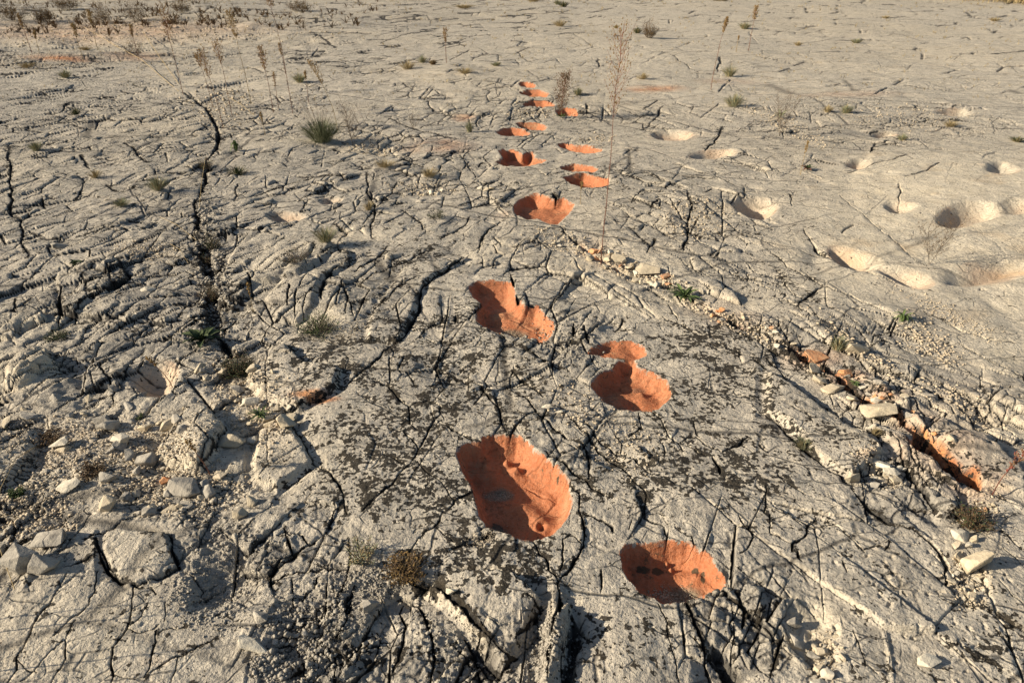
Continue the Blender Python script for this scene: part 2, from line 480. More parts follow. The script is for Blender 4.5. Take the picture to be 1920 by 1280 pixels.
#       angle  sx    sy   seed  tilt  off   crack w  depth  strength
RIGHT = sstep(1080, 1250, PXf + 60 * WOB + (PYf - 640) * -.25); LEFT = 1 - RIGHT
stA = np.clip(0.8 * fade1 * (1 - .85 * smooth) + 0.6 * rough, 0, 1); stB = np.clip(fade2 * (0.38 - .5 * smooth) + 1.0 * rough * (0.45 + .55 * fade2), 0, 1)
LAY = [(1.2, 2.4, 1.1, 901, .008, .012, .012, .035, np.clip(.3 + .6 * fade1 - .3 * cream, 0, 1) * sstep(5, 10, Y)),
       (1.25, .95, .50, 1001, .012, .008, .0045, .014, np.clip(0.95 * np.maximum(fade1, .45 * sstep(3, 8, Y)) - 0.6 * smooth * (Y < 6) - .35 * RIGHT * (Y > 5), 0, 1)),
       (1.30, .40, .20, 1101, .045, .009, .0050, .018, stA * LEFT),
       (2.08, .50, .20, 1111, .045, .009, .0050, .018, stA * RIGHT),
       (1.10, .24, .13, 1201, .085, .008, .0042, .015, stB * LEFT),
       (2.20, .26, .12, 1211, .085, .008, .0042, .015, stB * RIGHT),
       (1.00, .085, .045, 1301, .16, .005, .0028, .009, np.clip(rough * 1.5 - 0.65, 0, 1) * (0.25 + .75 * fade2) + rubble * .3),
       (0.40, .034, .022, 1401, .30, .003, .0016, .005, np.clip(rubble * 1.2 + np.clip(rough - .75, 0, 1) * 1.6, 0, 1))]
for ang, sx_, sy_, seed, tilt, off, cw, cdp, st in LAY:
    u, v = rot(ang, sx_, sy_)
    cx, cy, ox, oy, ed, enx, eny = voronoi(u, v, seed)
    ca_, sa_ = math.cos(ang), math.sin(ang); qx = enx / sx_; qy = eny / sy_; ql = np.hypot(qx, qy)
    nx_ = (qx * ca_ - qy * sa_) / ql; ny_ = (qx * sa_ + qy * ca_) / ql; wd = ed / ql; MW = np.hypot(nx_ * SX, ny_ * SY)
    sc = min(sx_, sy_); vis = sstep(2.8, 6.0, sc / S)
    fac = (st * vis).astype(np.float32)
    t1 = (r01(cx, cy, seed + 5) - .5) * 2; t2 = (r01(cx, cy, seed + 6) - .5) * 2; o1 = (r01(cx, cy, seed + 7) - .5) * 2
    dome = np.minimum(ed / 0.16, 1) ** 0.7
    blend = sstep(0, 1, wd / np.maximum(1.3 * S, .04 * sc))
    FR += blend * fac * ((t1 * ox * sx_ + t2 * oy * sy_) * tilt * 2 + off * o1 * (0.4 + .6 * fac) + off * 0.9 * (dome - 1) * rough)
    cr = st * sstep(0.1, 0.5, st); visc = sstep(3.0, 6.0, sc / np.sqrt(SX * SY))
    edm = wd * (1 + .5 * perlin(X / .03, Y / .03, seed)); cwz = np.maximum(cw, .0010 * Z0) if seed < 1130 else cw
    we = np.maximum(cwz * (0.35 + .65 * cr), 0.75 * MW)
    m_ = np.clip(1 - edm / we, 0, 1)
    FD = np.maximum(FD, cr * visc * cdp * np.sqrt(np.minimum(cwz / we, 1)) * sstep(0, .8, m_) * (1 + rough))
    CORE = np.maximum(CORE, .95 * cr * visc * np.clip(1.3 - edm / we, 0, 1) * sstep(.25, .6, cr))
    if seed < 1300 and seed > 1000:
        FM = np.maximum(FM, np.clip(1.5 - edm / we, 0, 1) * (st * visc > 0.3))
        if seed in (1101, 1111): cellid = np.where(RIGHT > .5 if seed == 1111 else RIGHT <= .5, h32(cx, cy, 5) & 0xFFFFFF, cellid if cellid is not None else 0)
# thin bedding ledges in the fractured ground
nz = fbm(X, Y * 1.3, 0.5, 88, 4, S) * 3.0
lf = nz - np.floor(nz)
ledge = (np.floor(nz) + sstep(0.75, 1.0, lf)) / 3.0
macro = 0.10 * perlin(X / 5, Y / 5, 41) * sstep(2.5, 8, Y) + 0.022 * perlin(X / 1.4, Y / 1.4, 42) + 0.35 * perlin(X / 30, Y / 30, 43) * sstep(15, 50, Y)
fine = 0.0065 * fbm(X, Y, 0.28, 51, 3, S) + 0.0034 * fbm(X, Y, 0.04, 52, 4, S, .65) * (0.5 + 1.3 * rough + .5 * rubble) * (1 - .5 * smooth)
pitn = perlin(X / .028, Y / .028, 61) + .6 * perlin(X / .014, Y / .014, 62)
pits = -0.006 * sstep(1, 2.5, .028 / S) * sstep(.45, .9, pitn) * (.25 + fade2 * .3) - 0.006 * sstep(.45, .9, pitn) * ell([(1700,1130,200,130,1),(900,650,200,100,.7),(700,480,200,80,.6),(1300,480,150,60,.5),(1560,950,80,60,.5)])
BASE = macro + 0.0 * X
REL = FR + ledge * 0.022 * (rough * .5 + .14) * sstep(2, 6, 0.1 / S) + fine + pits
CUT = np.maximum(CD, FD) + RND * 0.7
REL = (REL - rubble * 0.012) * (1 - .6 * CALM)

# ---------------------------------------------------------------- painted footprints and bare hollows
FPS = [
 ('broad orange painted footprint with a gravelly floor, largest of the trail, in the foreground', .088, .055,
  [(858,850),(862,838),(880,830),(903,828),(905,820),(925,815),(950,818),(970,818),(985,828),(1005,850),(1025,865),(1050,890),(1062,905),(1070,935),(1066,965),(1050,985),(1030,1002),(1000,1010),(975,1008),(945,1000),(915,990),(900,965),(893,940),(885,905),(868,880)]),
 ('oval orange painted footprint with dark patches along its rim, nearest the bottom of the photo', .075, .05,
  [(1168,1032),(1180,1024),(1200,1020),(1235,1017),(1255,1014),(1292,1019),(1315,1030),(1335,1045),(1340,1060),(1357,1077),(1356,1100),(1330,1110),(1305,1122),(1272,1130),(1240,1130),(1227,1120),(1200,1110),(1180,1085),(1170,1065)]),
 ('small crescent orange painted footprint touching the top of a rounder one', .04, .05,
  [(1103,657),(1127,642),(1144,637),(1184,638),(1208,652),(1211,662),(1191,669),(1180,671),(1157,667),(1124,662)]),
 ('rounded orange painted footprint with a narrow neck at its top, right of the crack network', .07, .055,
  [(1164,673),(1191,671),(1194,685),(1224,695),(1245,709),(1258,729),(1255,742),(1231,762),(1211,767),(1164,762),(1137,752),(1120,732),(1112,719),(1124,699),(1150,687)]),
 ('two lobed orange painted footprint running diagonally down to the right', .065, .06,
  [(880,541),(895,532),(919,530),(956,532),(962,544),(964,564),(976,574),(983,581),(1006,578),(1020,591),(1038,608),(1030,625),(1020,633),(996,631),(962,623),(929,618),(909,610),(895,598),(897,581),(905,571),(889,558)]),
 ('shallow orange painted footprint with a notched upper edge, left of the tall weed', .05, .07,
  [(965,382),(975,372),(992,367),(1005,366),(1022,371),(1040,377),(1055,375),(1070,382),(1076,386),(1070,395),(1060,405),(1042,421),(1030,419),(1010,410),(990,412),(972,402),(965,392)]),
 ('orange painted footprint crossed by the stem of the tall weed', .06, .07,
  [(1056,334),(1072,329),(1095,327),(1120,334),(1140,341),(1139,350),(1120,355),(1095,354),(1072,345)]),
 ('thin orange painted crescent just above the footprint crossed by the weed stem', .035, .05,
  [(1051,311),(1077,307),(1110,314),(1120,319),(1110,324),(1077,322),(1056,317)]),
 ('notched two part orange painted footprint on the left of the trail with deep shade', .06, .07,
  [(937,279),(956,272),(971,277),(979,285),(996,277),(1001,284),(999,292),(1023,296),(1013,304),(976,308),(949,306),(929,296),(946,290)]),
 ('long orange painted footprint with a shaded left half below a pale rubble patch', .06, .08,
  [(1048,259),(1060,257),(1077,262),(1097,264),(1110,269),(1129,275),(1124,282),(1093,282),(1070,275),(1053,267)]),
 ('orange painted footprint left of and just below a similar overlapping one, far up the trail', .055, .08,
  [(931,237),(942,232),(959,230),(976,232),(993,237),(986,242),(962,244),(942,242)]),
 ('orange painted footprint right of and just above a similar overlapping one, far up the trail', .055, .08,
  [(969,222),(989,221),(1009,222),(1023,227),(1020,232),(996,232),(979,228)]),
 ('orange painted footprint half hidden behind the bushy brown weed', .05, .08,
  [(1043,202),(1060,198),(1077,201),(1083,206),(1073,210),(1050,210)]),
 ('long flat orange painted footprint, third from the far end of the trail', .05, .08,
  [(981,190),(996,185),(1020,185),(1040,191),(1036,195),(1010,195),(989,193)]),
 ('orange painted footprint, second from the far end of the trail', .05, .08,
  [(974,171),(993,168),(1013,169),(1028,174),(1023,179),(996,178)]),
 ('tiny orange painted footprint at the far end of the trail', .05, .08,
  [(973,158),(986,157),(1003,161),(1000,165),(979,164)]),
]
def oval(cx, cy, rx, ry, n=18, rt=0.0):
    o = []
    for k in range(n):
        a = 2 * math.pi * k / n; q = 1 + .12 * math.sin(2 * a + cx) + .08 * math.sin(3 * a + cy)
        x_, y_ = rx * q * math.cos(a), ry * q * math.sin(a)
        o.append((cx + x_ * math.cos(rt) - y_ * math.sin(rt), cy + x_ * math.sin(rt) + y_ * math.cos(rt)))
    return o
HOL = [
 ('deep bare hollow with a dark shaded left side, left of the smooth cream rock', .075, .16, oval(1413,393,50,19)),
 ('small bare hollow under a short crack in the smooth cream rock', .045, .16, oval(1684,398,30,11)),
 ('wide bare hollow with an orange tinted floor in the smooth cream rock', .07, .2, oval(1812,416,60,22)),
 ('bare hollow at the right edge of the photo in the smooth cream rock', .05, .2, oval(1905,410,48,15)),
 ('very wide shallow bare hollow below the twiggy shrub shadow', .06, .3, oval(1850,515,85,26)),
 ('pale bare hollow between the far footprints and the right gully', .05, .16, oval(1262,248,42,11)),
 ('bare sandy hollow among the fractured rock at the left', .06, .16, oval(287,708,56,32)),
 ('long soft bare hollow below the pale ledge on the right', .06, .2, oval(1600,487,60,16, rt=.35)),
 ('cream bare hollow lit along its upper edge, beside the fine parallel cracks', .05, .2, oval(1700,520,60,15, rt=.35)),
 ('small bare hollow with an orange floor beside the broken pale ledge', .045, .16, oval(1608,313,24,10)),
 ('bare hollow near the upper right corner of the smooth cream rock', .05, .2, oval(1872,333,34,14)),
 ('narrow pale hollow in the grey rock far on the right', .05, .2, oval(1655,252,28,7)),
 ('pale hollow beside the loose rubble far on the right', .05, .2, oval(1790,212,40,8)),
 ('bare hollow with a shaded left wall in the fractured rock left of centre', .045, .12, oval(535,404,34,11)),
 ('small bare hollow behind the rounded slab left of centre', .04, .12, oval(620,372,22,8)),
 ('long shallow hollow in the grey rock right of the tall weed', .045, .2, oval(1335,290,44,9)),
]
LAB = np.zeros((NR, NC), np.int16)         # vertex labels: 1.. footprints, 101.. hollows
PAINT = np.zeros_like(X); RIM = np.zeros_like(X)
RAG = perlin(X / .03, Y / .03, 91) + .6 * perlin(X / .012, Y / .012, 92) * sstep(1, 3, .012 / S)
LUMP = fbm(X, Y, .14, 95, 3, S, .4)
def poly_sd(pts, sl_):
    gx = X[sl_] + WX[sl_] * .35; gy = Y[sl_] + WY[sl_] * .35
    P = [g2(*p)[:2] for p in pts]; n = len(P)
    ins = np.zeros(gx.shape, bool); d = np.full(gx.shape, 99.0, np.float32)
    for i in range(n):
        ax, ay = P[i]; bx, by = P[(i + 1) % n]
        ux, uy = bx - ax, by - ay
        s = np.clip(((gx - ax) * ux + (gy - ay) * uy) / (ux * ux + uy * uy + 1e-12), 0, 1)
        d = np.minimum(d, np.hypot(gx - ax - s * ux, gy - ay - s * uy))
        c = ((ay > gy) != (by > gy)) & (gx < (bx - ax) * (gy - ay) / (by - ay + 1e-12) + ax)
        ins ^= c
    return np.where(ins, d, -d)
HF = np.zeros_like(X)
for base_, LST in ((1, FPS), (101, HOL)):
    for i, (lab, D, wall, pts) in enumerate(LST):
        x0 = min(p[0] for p in pts); x1 = max(p[0] for p in pts); y0 = min(p[1] for p in pts); y1 = max(p[1] for p in pts)
        sl_ = box(x0 - 25, x1 + 25, y0 - 18, y1 + 18); sl_ = (slice(sl_[0], sl_[1]), slice(sl_[2], sl_[3]))
        sd = poly_sd(pts, sl_)
        zc = g2((x0 + x1) / 2, (y0 + y1) / 2)[2]
        if base_ == 1:
            if y1 < 430: D = D * 1.5; wall = wall * .8
            t = np.clip((sd + .006) / wall, 0, 1); prof = 1 - (1 - t) ** 2.2
            HF[sl_] -= D * prof - 0.013 * LUMP[sl_] * prof
            quiet = 1 - 0.8 * sstep(-.012, .015, sd)
            edge = sd + RAG[sl_] * .0075 + .005 > 0
            LAB[sl_] = np.where(edge, base_ + i, LAB[sl_])
            PAINT[sl_] = np.where(edge, 1, PAINT[sl_]); RIM[sl_] = np.where(edge, np.clip((sd + .006) / (.05 if y1 > 430 else .08), 0, 1), RIM[sl_])
        else:
            D = D * 1.5; wall = wall * .75
            t = np.clip((sd + .02) / wall, 0, 1); prof = t * t * (3 - 2 * t)
            HF[sl_] -= D * prof
            quiet = 1 - 0.75 * sstep(-.02, .03, sd)
            LAB[sl_] = np.where((sd > 0) & (LAB[sl_] == 0), base_ + i, LAB[sl_])
            cream[sl_] = np.maximum(cream[sl_], .9 * sstep(-.02, .05, sd))
        REL[sl_] *= quiet; CUT[sl_] *= quiet; CM[sl_] *= quiet; FM[sl_] *= quiet; rubble[sl_] *= quiet
# inner relief of the two big prints: (px, py, radius px, height m)
for cx, cy, r, a in [(925,962,22,-.022),(935,890,26,-.012),(1012,948,26,.03),(1016,958,7,-.035),(985,925,22,.02),(968,852,11,.028),(942,850,6,-.01),(950,838,5,.03),(910,845,6,.02),
                     (905,835,4,-.02),(1030,900,16,.015),(1045,960,14,.01),(1270,1080,26,-.015),(1255,1030,3,.02),(1262,1040,4,.02),(1310,1060,16,.012),(1190,730,14,-.02),(1205,715,8,.02),(1150,735,8,.015),
                     (1165,700,8,-.012),(940,575,10,.015),(930,590,16,-.02),(1000,600,10,.012),(1010,620,12,-.02),(1480,660,10,.01)]:
    sl_ = box(cx - 3 * r, cx + 3 * r, cy - 3 * r, cy + 3 * r); sl_ = (slice(sl_[0], sl_[1]), slice(sl_[2], sl_[3]))
    gx, gy, gz = g2(cx, cy); rw = r * gz / F
    HF[sl_] += a * np.exp(-(((X[sl_] - gx) ** 2 + (Y[sl_] - gy) ** 2) / rw ** 2))
HF += .07 * np.clip(fbm(X, Y, 1.6, 201, 3, S, .6), -.3, 1) * ell([(230, 55, 460, 50, 1), (650, 40, 260, 20, .8)])
# raised and sunk ground read off the shading: (px, py, rx px, ry px, height)
for cx, cy, rx, ry, a in [(380,840,50,60,.05),(60,690,60,40,.05),(1510,1165,40,40,-.035),(600,690,110,40,.02),(1650,830,90,40,.03),(1790,760,120,30,.03),(1600,600,160,30,.03),
                          (1040,1190,18,80,.04),(900,1100,110,60,.03),(200,560,120,50,.03),(620,560,90,50,.04),(1180,1200,80,90,.03),(420,1080,60,60,-.03),(760,1110,50,30,-.03),
                          (270,1035,70,40,.02),(1230,395,120,30,.03),(1820,830,60,20,.03),(520,270,60,20,.05),(715,265,60,18,-.04),(1530,480,20,20,-.02),(860,470,60,25,-.03),(560,600,80,20,-.03),
                          (1350,1250,40,50,-.03),(900,1240,90,40,-.02),(960,30,260,12,.12),(120,105,100,4,.05)]:
    sl_ = box(cx - 2.5 * rx, cx + 2.5 * rx, cy - 2.5 * ry, cy + 2.5 * ry); sl_ = (slice(sl_[0], sl_[1]), slice(sl_[2], sl_[3]))
    q = np.exp(-(((PXf[sl_] - cx) / rx) ** 2 + ((PYf[sl_] - cy) / ry) ** 2))
    HF[sl_] += a * q
tp = [(1565,376),(1600,397),(1630,420),(1665,450),(1690,467),(1717,490),(1760,512),(1830,556),(1925,626),(2400,900),(3200,500),(2400,200),(1650,262)]
sl_ = box(1500, 3300, 250, 900); sl_ = (slice(sl_[0], sl_[1]), slice(sl_[2], sl_[3]))
sd = poly_sd(tp, sl_) + .01 * WOB[sl_]
sd = sd + .05 * WOB[sl_]
HF[sl_] += sstep(-.03, .06, sd) * sstep(230, 400, PYf[sl_]) * (.085 * (np.clip(X[sl_], 1.8, 4.0) - 2.62))
cream = np.maximum(cream, 0); cream[sl_] = np.maximum(cream[sl_], sstep(-.02, .06, sd) * sstep(262, 340, PYf[sl_]))
for hh, ww, pts in [
 (.035,.014,[(107,517),(175,494),(222,493),(240,515),(235,530),(200,552),(160,568),(140,590),(118,585),(110,550)]),
 (.055,.014,[(-60,600),(35,590),(80,585),(88,602),(35,612),(28,630),(-60,640)]),
 (.055,.02,[(292,840),(335,790),(355,762),(385,762),(418,800),(412,840),(375,885),(340,872),(300,865)]),
 (.009,.012,[(200,1000),(225,992),(312,1000),(322,1030),(338,1055),(275,1085),(240,1090),(215,1065),(198,1030)]),
 (.05,.02,[(460,715),(480,680),(540,655),(575,690),(640,700),(628,735),(560,764),(500,748)]),
 (.03,.02,[(485,800),(540,785),(560,830),(590,865),(560,885),(520,912),(480,900),(478,850)]),
 (.045,.02,[(400,532),(440,470),(500,430),(600,440),(625,470),(560,520),(470,530),(455,560),(430,575)]),
 (.05,.02,[(5,718),(20,690),(60,655),(90,655),(95,680),(60,715),(30,725)]),
 (.045,.03,[(-60,800),(30,805),(62,795),(70,820),(55,860),(20,900),(-60,930)]),
 (.05,.02,[(1032,1160),(1065,1135),(1072,1170),(1050,1240),(1030,1300),(1012,1300),(1028,1200)]),
 (.06,.02,[(830,1090),(960,1085),(1015,1130),(985,1185),(945,1245),(915,1205),(870,1160),(805,1108)]),
 (.035,.02,[(1440,690),(1520,740),(1600,800),(1652,850),(1600,895),(1530,850),(1470,785),(1440,772)]),
 (.03,.02,[(1640,790),(1740,850),(1790,900),(1800,960),(1765,970),(1700,860),(1625,800)]),
 (.035,.02,[(1700,785),(1760,780),(1860,830),(1925,880),(1925,930),(1850,905),(1800,850),(1740,815)]),
 (.03,.02,[(1600,690),(1680,700),(1760,750),(1700,765),(1640,740)]),
 (.03,.02,[(500,560),(545,500),(600,480),(655,470),(660,490),(600,530),(590,580),(555,600),(515,590)]),
 (.025,.02,[(700,590),(760,500),(850,470),(880,480),(800,530),(780,580),(745,640),(690,640)])]:
    x0 = min(p[0] for p in pts); x1 = max(p[0] for p in pts); y0 = min(p[1] for p in pts); y1 = max(p[1] for p in pts)
    sl_ = box(x0 - 20, x1 + 20, y0 - 15, y1 + 15); sl_ = (slice(sl_[0], sl_[1]), slice(sl_[2], sl_[3]))
    sd = poly_sd(pts, sl_) + .006 * WOB[sl_]
    q = sstep(-ww * .4, ww * .8, sd + .008 * RAG[sl_]); HF[sl_] += hh * .5 * q - 0.012 * np.exp(-np.abs(sd + ww) / .02) * (sd < 0)
    HAL[sl_] = np.maximum(HAL[sl_], .7 * np.exp(-np.abs(sd) / .015))
def soften(A, n=5):
    wgt = sstep(1.0, 2.2, SY / np.maximum(SX, 1e-6))
    for k in range(n):
        B = A.copy(); B[:, 1:-1] = .25 * A[:, :-2] + .5 * A[:, 1:-1] + .25 * A[:, 2:]
        A = A + (B - A) * wgt
    return A
REL = soften(REL); HF = soften(HF, 3)
HT = BASE + REL - CUT + HF
# the camera stands on the same rock; keep the ground just round it level
HT = np.where(S > 0.6, macro, HT).astype(np.float32)

def hz(px, py):
    """ground height at a traced photo position"""
    c = np.clip(np.searchsorted(cols, px), 1, NC - 1); r = np.clip(len(rows) - np.searchsorted(rows[::-1], py), 1, NR - 1)
    return float(HT[r, c])
def at(px, py):
    x_, y_, z_ = g2(px, py)
    return Vector((x_, y_, hz(px, py)))

# ---------------------------------------------------------------- colour masks carried by the vertices
edge_dark = np.clip(CM * 0.9, 0, 1) * (1 - np.clip(soil, 0, 1)) 
crust = np.clip(edge_dark * .55 + FM * .5 * (0.4 + .6 * fade2) + 0.30 * HAL + 0.42 * rough * sstep(.0, .6, fbm(X, Y, .13, 131, 4, S)), 0, 1) * (1 - .7 * np.clip(cream, 0, 1))
gy_, gx_ = np.gradient(HT)
slope = np.hypot(gx_ / np.maximum(SX, 1e-5), gy_ / np.maximum(SY, 1e-5))
cream2 = np.clip(cream * (0.75 + .4 * WOB) + .5 * sstep(.45, 1.3, slope) * sstep(-.3, .3, fbm(X, Y, .2, 141, 3, S)) * (1 - np.clip(CORE, 0, 1)), 0, 1)
HOLm = (LAB > 100)
deep = np.clip(sstep(.008, .035, CD), 0, 1)
keepsoil = np.maximum(deep, (PYf < 300) * .8)
soil = np.clip(soil * (0.8 + .8 * WOB) * (.30 + .95 * keepsoil * 1.15) * np.where(LAB > 100, 3.6, 1), 0, 1)
soil = np.where(LAB > 100, np.clip(np.maximum(soil * .8, .04 + .4 * WOB + .14 * sstep(.0, .06, -HF)), 0, .28), soil)
soil = np.maximum(soil, GUL * np.clip(.95 + .5 * WOB, 0, 1))
soil = np.maximum(soil, ell([(588, 748, 38, 7, .9)]))
speck = np.clip(speck * (.8 + .8 * WOB) + .10 + .6 * HAL * (1 - cream2) + .35 * FM * rough, 0, 1.1)
pstain = ell([(1190,1062,9,26,1),(1208,1040,18,10,1),(1215,1097,34,7,.9),(1237,1041,14,8,1),(1308,1046,9,6,1),(1322,1062,5,12,1),(932,955,17,14,1),(1046,890,5,5,.9),(1000,992,22,5,.8),(870,850,5,3,.8),(985,900,5,3,.6),(1056,930,5,20,.6),(950,600,20,4,.7),(1000,605,18,8,.4),(1160,745,22,6,.5),(1030,985,14,8,.5)], .8)
crust = np.where(PAINT > 0, pstain, crust)
rubble = np.where(PAINT > 0, ell([(935,893,26,11,1),(930,965,20,16,1),(1278,1088,38,18,1),(960,606,34,9,.9),(1185,748,34,9,.8),(1200,705,14,6,.4),(980,298,24,3,.5),(1090,350,24,3,.5)], .3), rubble)
CORE = np.where(PAINT > 0, RIM, CORE * (1 - .3 * np.clip(cream, 0, 1)) * (1 - .9 * np.clip(np.maximum(soil, GUL), 0, 1)))
A1 = np.stack([cream2, soil, crust, np.clip(speck, 0, 1)], -1).astype(np.float32)
A2 = np.stack([rough, rubble, smooth, np.clip(CORE, 0, 1)], -1).astype(np.float32)

# ---------------------------------------------------------------- materials
def mat(name):
    m = bpy.data.materials.new(name); m.use_nodes = True
    t = m.node_tree; b = t.nodes['Principled BSDF']
    b.inputs['Specular IOR Level'].default_value = 0.25
    return m, t, b
class N:
    def __init__(s, t): s.t = t
    def n(s, k, **kw):
        x = s.t.nodes.new('ShaderNode' + k)
        for a, v in kw.items():
            setattr(x, a, v)
        return x
    def l(s, a, b): s.t.links.new(a, b)
    def noise(s, vec, scale, detail=3, rough_=.55, dist=0.0):
        x = s.n('TexNoise'); x.inputs['Scale'].default_value = scale; x.inputs['Detail'].default_value = detail
        x.inputs['Roughness'].default_value = rough_; x.inputs['Distortion'].default_value = dist
        s.l(vec, x.inputs['Vector']); return x.outputs['Fac']
    def ramp(s, f, a, b, va=0.0, vb=1.0):
        x = s.n('MapRange'); x.interpolation_type = 'SMOOTHSTEP'
        x.inputs[1].default_value = a; x.inputs[2].default_value = b; x.inputs[3].default_value = va; x.inputs[4].default_value = vb
        s.l(f, x.inputs[0]); return x.outputs[0]
    def m(s, op, a, b=None, c=None):
        x = s.n('Math', operation=op)
        for i, v in enumerate((a, b, c)):
            if v is None: continue
            if isinstance(v, (int, float)): x.inputs[i].default_value = v
            else: s.l(v, x.inputs[i])
        return x.outputs[0]
    def mix(s, f, a, b, mode='MIX'):
        x = s.n('Mix', data_type='RGBA', blend_type=mode)
        if isinstance(f, (int, float)): x.inputs[0].default_value = f
        else: s.l(f, x.inputs[0])
        for i, v in ((6, a), (7, b)):
            if isinstance(v, tuple): x.inputs[i].default_value = (*v, 1)
            else: s.l(v, x.inputs[i])
        return x.outputs[2]

def rock_material(name, painted=False):
    m, t, b = mat(name); q = N(t)
    pos = q.n('NewGeometry').outputs['Position']
    a1 = q.n('Attribute', attribute_name='zone'); a2 = q.n('Attribute', attribute_name='form')
    s1 = q.n('SeparateColor'); q.l(a1.outputs['Color'], s1.inputs[0]); s2 = q.n('SeparateColor'); q.l(a2.outputs['Color'], s2.inputs[0])
    CRM, SOI, CRU = s1.outputs[0], s1.outputs[1], s1.outputs[2]; SPK = a1.outputs['Alpha']
    RGH, RUB, SMO = s2.outputs[0], s2.outputs[1], s2.outputs[2]
    big = q.noise(pos, 1.3, 4, .6); mid = q.noise(pos, 9, 4, .65); fin = q.noise(pos, 70, 4, .7); gr = q.noise(pos, 330, 2, .6)
    grey = q.mix(q.ramp(big, .35, .65), (.36, .325, .268), (.475, .426, .35))
    grey = q.mix(q.ramp(mid, .38, .66), grey, (.585, .525, .425))
    grey = q.mix(q.ramp(q.noise(pos, .16, 4, .6), .42, .62, 0, .5), grey, (.50, .43, .32))
    crm = q.mix(q.ramp(mid, .3, .7), (.59, .51, .375), (.69, .61, .47))
    crm = q.mix(q.ramp(q.noise(pos, 3.1, 3, .5), .55, .75, 0, .55), crm, (.60, .42, .22))
    cf = q.m('ADD', CRM, q.ramp(q.noise(pos, 5, 5, .7), .56, .72, 0, .45))
    cf = q.m('MINIMUM', q.m('MULTIPLY', cf, q.ramp(fin, .25, .55, .75, 1)), 1)
    col = q.mix(cf, grey, crm)
    col = q.mix(q.m('MULTIPLY', q.m('MULTIPLY', RGH, q.m('SUBTRACT', 1, CRM)), q.ramp(q.noise(pos, 3.3, 4, .65), .35, .62, .15, .62)), col, (.20, .188, .168))
    # fine grain
    col = q.mix(q.ramp(fin, .3, .7, 0, .26), col, (.20, .185, .155))
    col = q.mix(q.ramp(gr, .5, .8, 0, .35), col, (.62, .57, .47))
    # rusty soil
    sc_ = q.mix(q.ramp(mid, .35, .65), (.37, .118, .036), (.58, .27, .11))
    col = q.mix(q.m('MULTIPLY', SOI, q.ramp(q.noise(pos, 28, 4, .6), .3, .55, .65, 1)), col, sc_)
    # grey-black crust along joints and in the broken ground
    cn = q.noise(pos, 34, 5, .7)
    cr = q.m('MULTIPLY', q.ramp(q.m('ADD', q.m('MULTIPLY', CRU, .62), q.m('MULTIPLY', cn, .75)), .62, .85), .86)
    col = q.mix(cr, col, (.045, .043, .04))
    if painted: base_rock = col
    core = q.ramp(q.m('ADD', q.m('MULTIPLY', a2.outputs['Alpha'], .75), q.m('MULTIPLY', cn, .5)), .42, .78)
    col = q.mix(q.m('MULTIPLY', core, .93), col, (.022, .02, .018))
    # hairline joints
    wv = q.n('VectorMath', operation='ADD'); nv = q.n('TexNoise'); nv.inputs['Scale'].default_value = 7; nv.inputs['Detail'].default_value = 4
    q.l(pos, nv.inputs['Vector']); sc2 = q.n('VectorMath', operation='SCALE'); sc2.inputs['Scale'].default_value = .06
    q.l(nv.outputs['Color'], sc2.inputs[0]); q.l(pos, wv.inputs[0]); q.l(sc2.outputs[0], wv.inputs[1])
    hair = []
    for scale, ang, sy_, thr in ((5.5, .5, .55, .022), (13, -.9, .5, .035), (1.7, .9, .6, .013), (.62, 1.2, .5, .010)):
        mp = q.n('Mapping'); mp.inputs['Rotation'].default_value = (0, 0, ang); mp.inputs['Scale'].default_value = (sy_, 1, 0.0)
        q.l(wv.outputs[0], mp.inputs['Vector'])
        vo = q.n('TexVoronoi', feature='DISTANCE_TO_EDGE'); vo.inputs['Scale'].default_value = scale; q.l(mp.outputs[0], vo.inputs['Vector'])
        k = q.m('MULTIPLY', q.ramp(vo.outputs['Distance'], 0, thr, 1, 0), q.ramp(q.noise(pos, scale * .45, 3, .6), .44 if scale > 2 else .36, .6 if scale > 2 else .5))
        hair.append(k)
    hj = q.m('MAXIMUM', hair[0], q.m('MULTIPLY', hair[1], .8))
    hj = q.m('MAXIMUM', hj, q.m('MAXIMUM', hair[2], hair[3]))
    hj = q.m('MULTIPLY', hj, q.m('SUBTRACT', 1, q.m('MULTIPLY', CRM, .75)))
    col = q.mix(q.m('MULTIPLY', hj, .8), col, (.05, .045, .04))
    # lichen flecks
    ln = q.noise(pos, 62, 2.5, .55); lb = q.noise(pos, 15, 3, .6); lc = q.noise(pos, 230, 2, .5)
    lf_ = q.m('ADD', q.m('ADD', q.m('MULTIPLY', ln, .62), q.m('MULTIPLY', lb, .55)), q.m('MULTIPLY', SPK, .19))
    lich = q.ramp(lf_, .753, .767)
    col = q.mix(q.m('MULTIPLY', lich, q.ramp(lc, .3, .6, .88, 1)), col, q.mix(q.ramp(lb, .4, .6), (.018, .017, .015), (.032, .026, .018)))
    pk = q.m('MULTIPLY', q.ramp(q.noise(pos, 125, 3, .6), .60, .66), q.ramp(mid, .40, .6, .25, .95))
    pk = q.m('MULTIPLY', pk, q.m('SUBTRACT', 1, q.m('MULTIPLY', CRM, .7)))
    col = q.mix(q.m('MULTIPLY', pk, .8), col, (.06, .055, .047))
    h = q.m('ADD', q.m('MULTIPLY', fin, .0085), q.m('MULTIPLY', gr, .0018))
    h = q.m('ADD', h, q.m('MULTIPLY', q.noise(pos, 22, 5, .7), .012))
    h = q.m('ADD', h, q.m('MULTIPLY', q.noise(pos, 4.2, 5, .65), .03))
    h = q.m('SUBTRACT', h, q.m('MULTIPLY', hj, .007))
    h = q.m('SUBTRACT', h, q.m('MULTIPLY', pk, .003))
    h = q.m('ADD', h, q.m('MULTIPLY', lich, .0006))
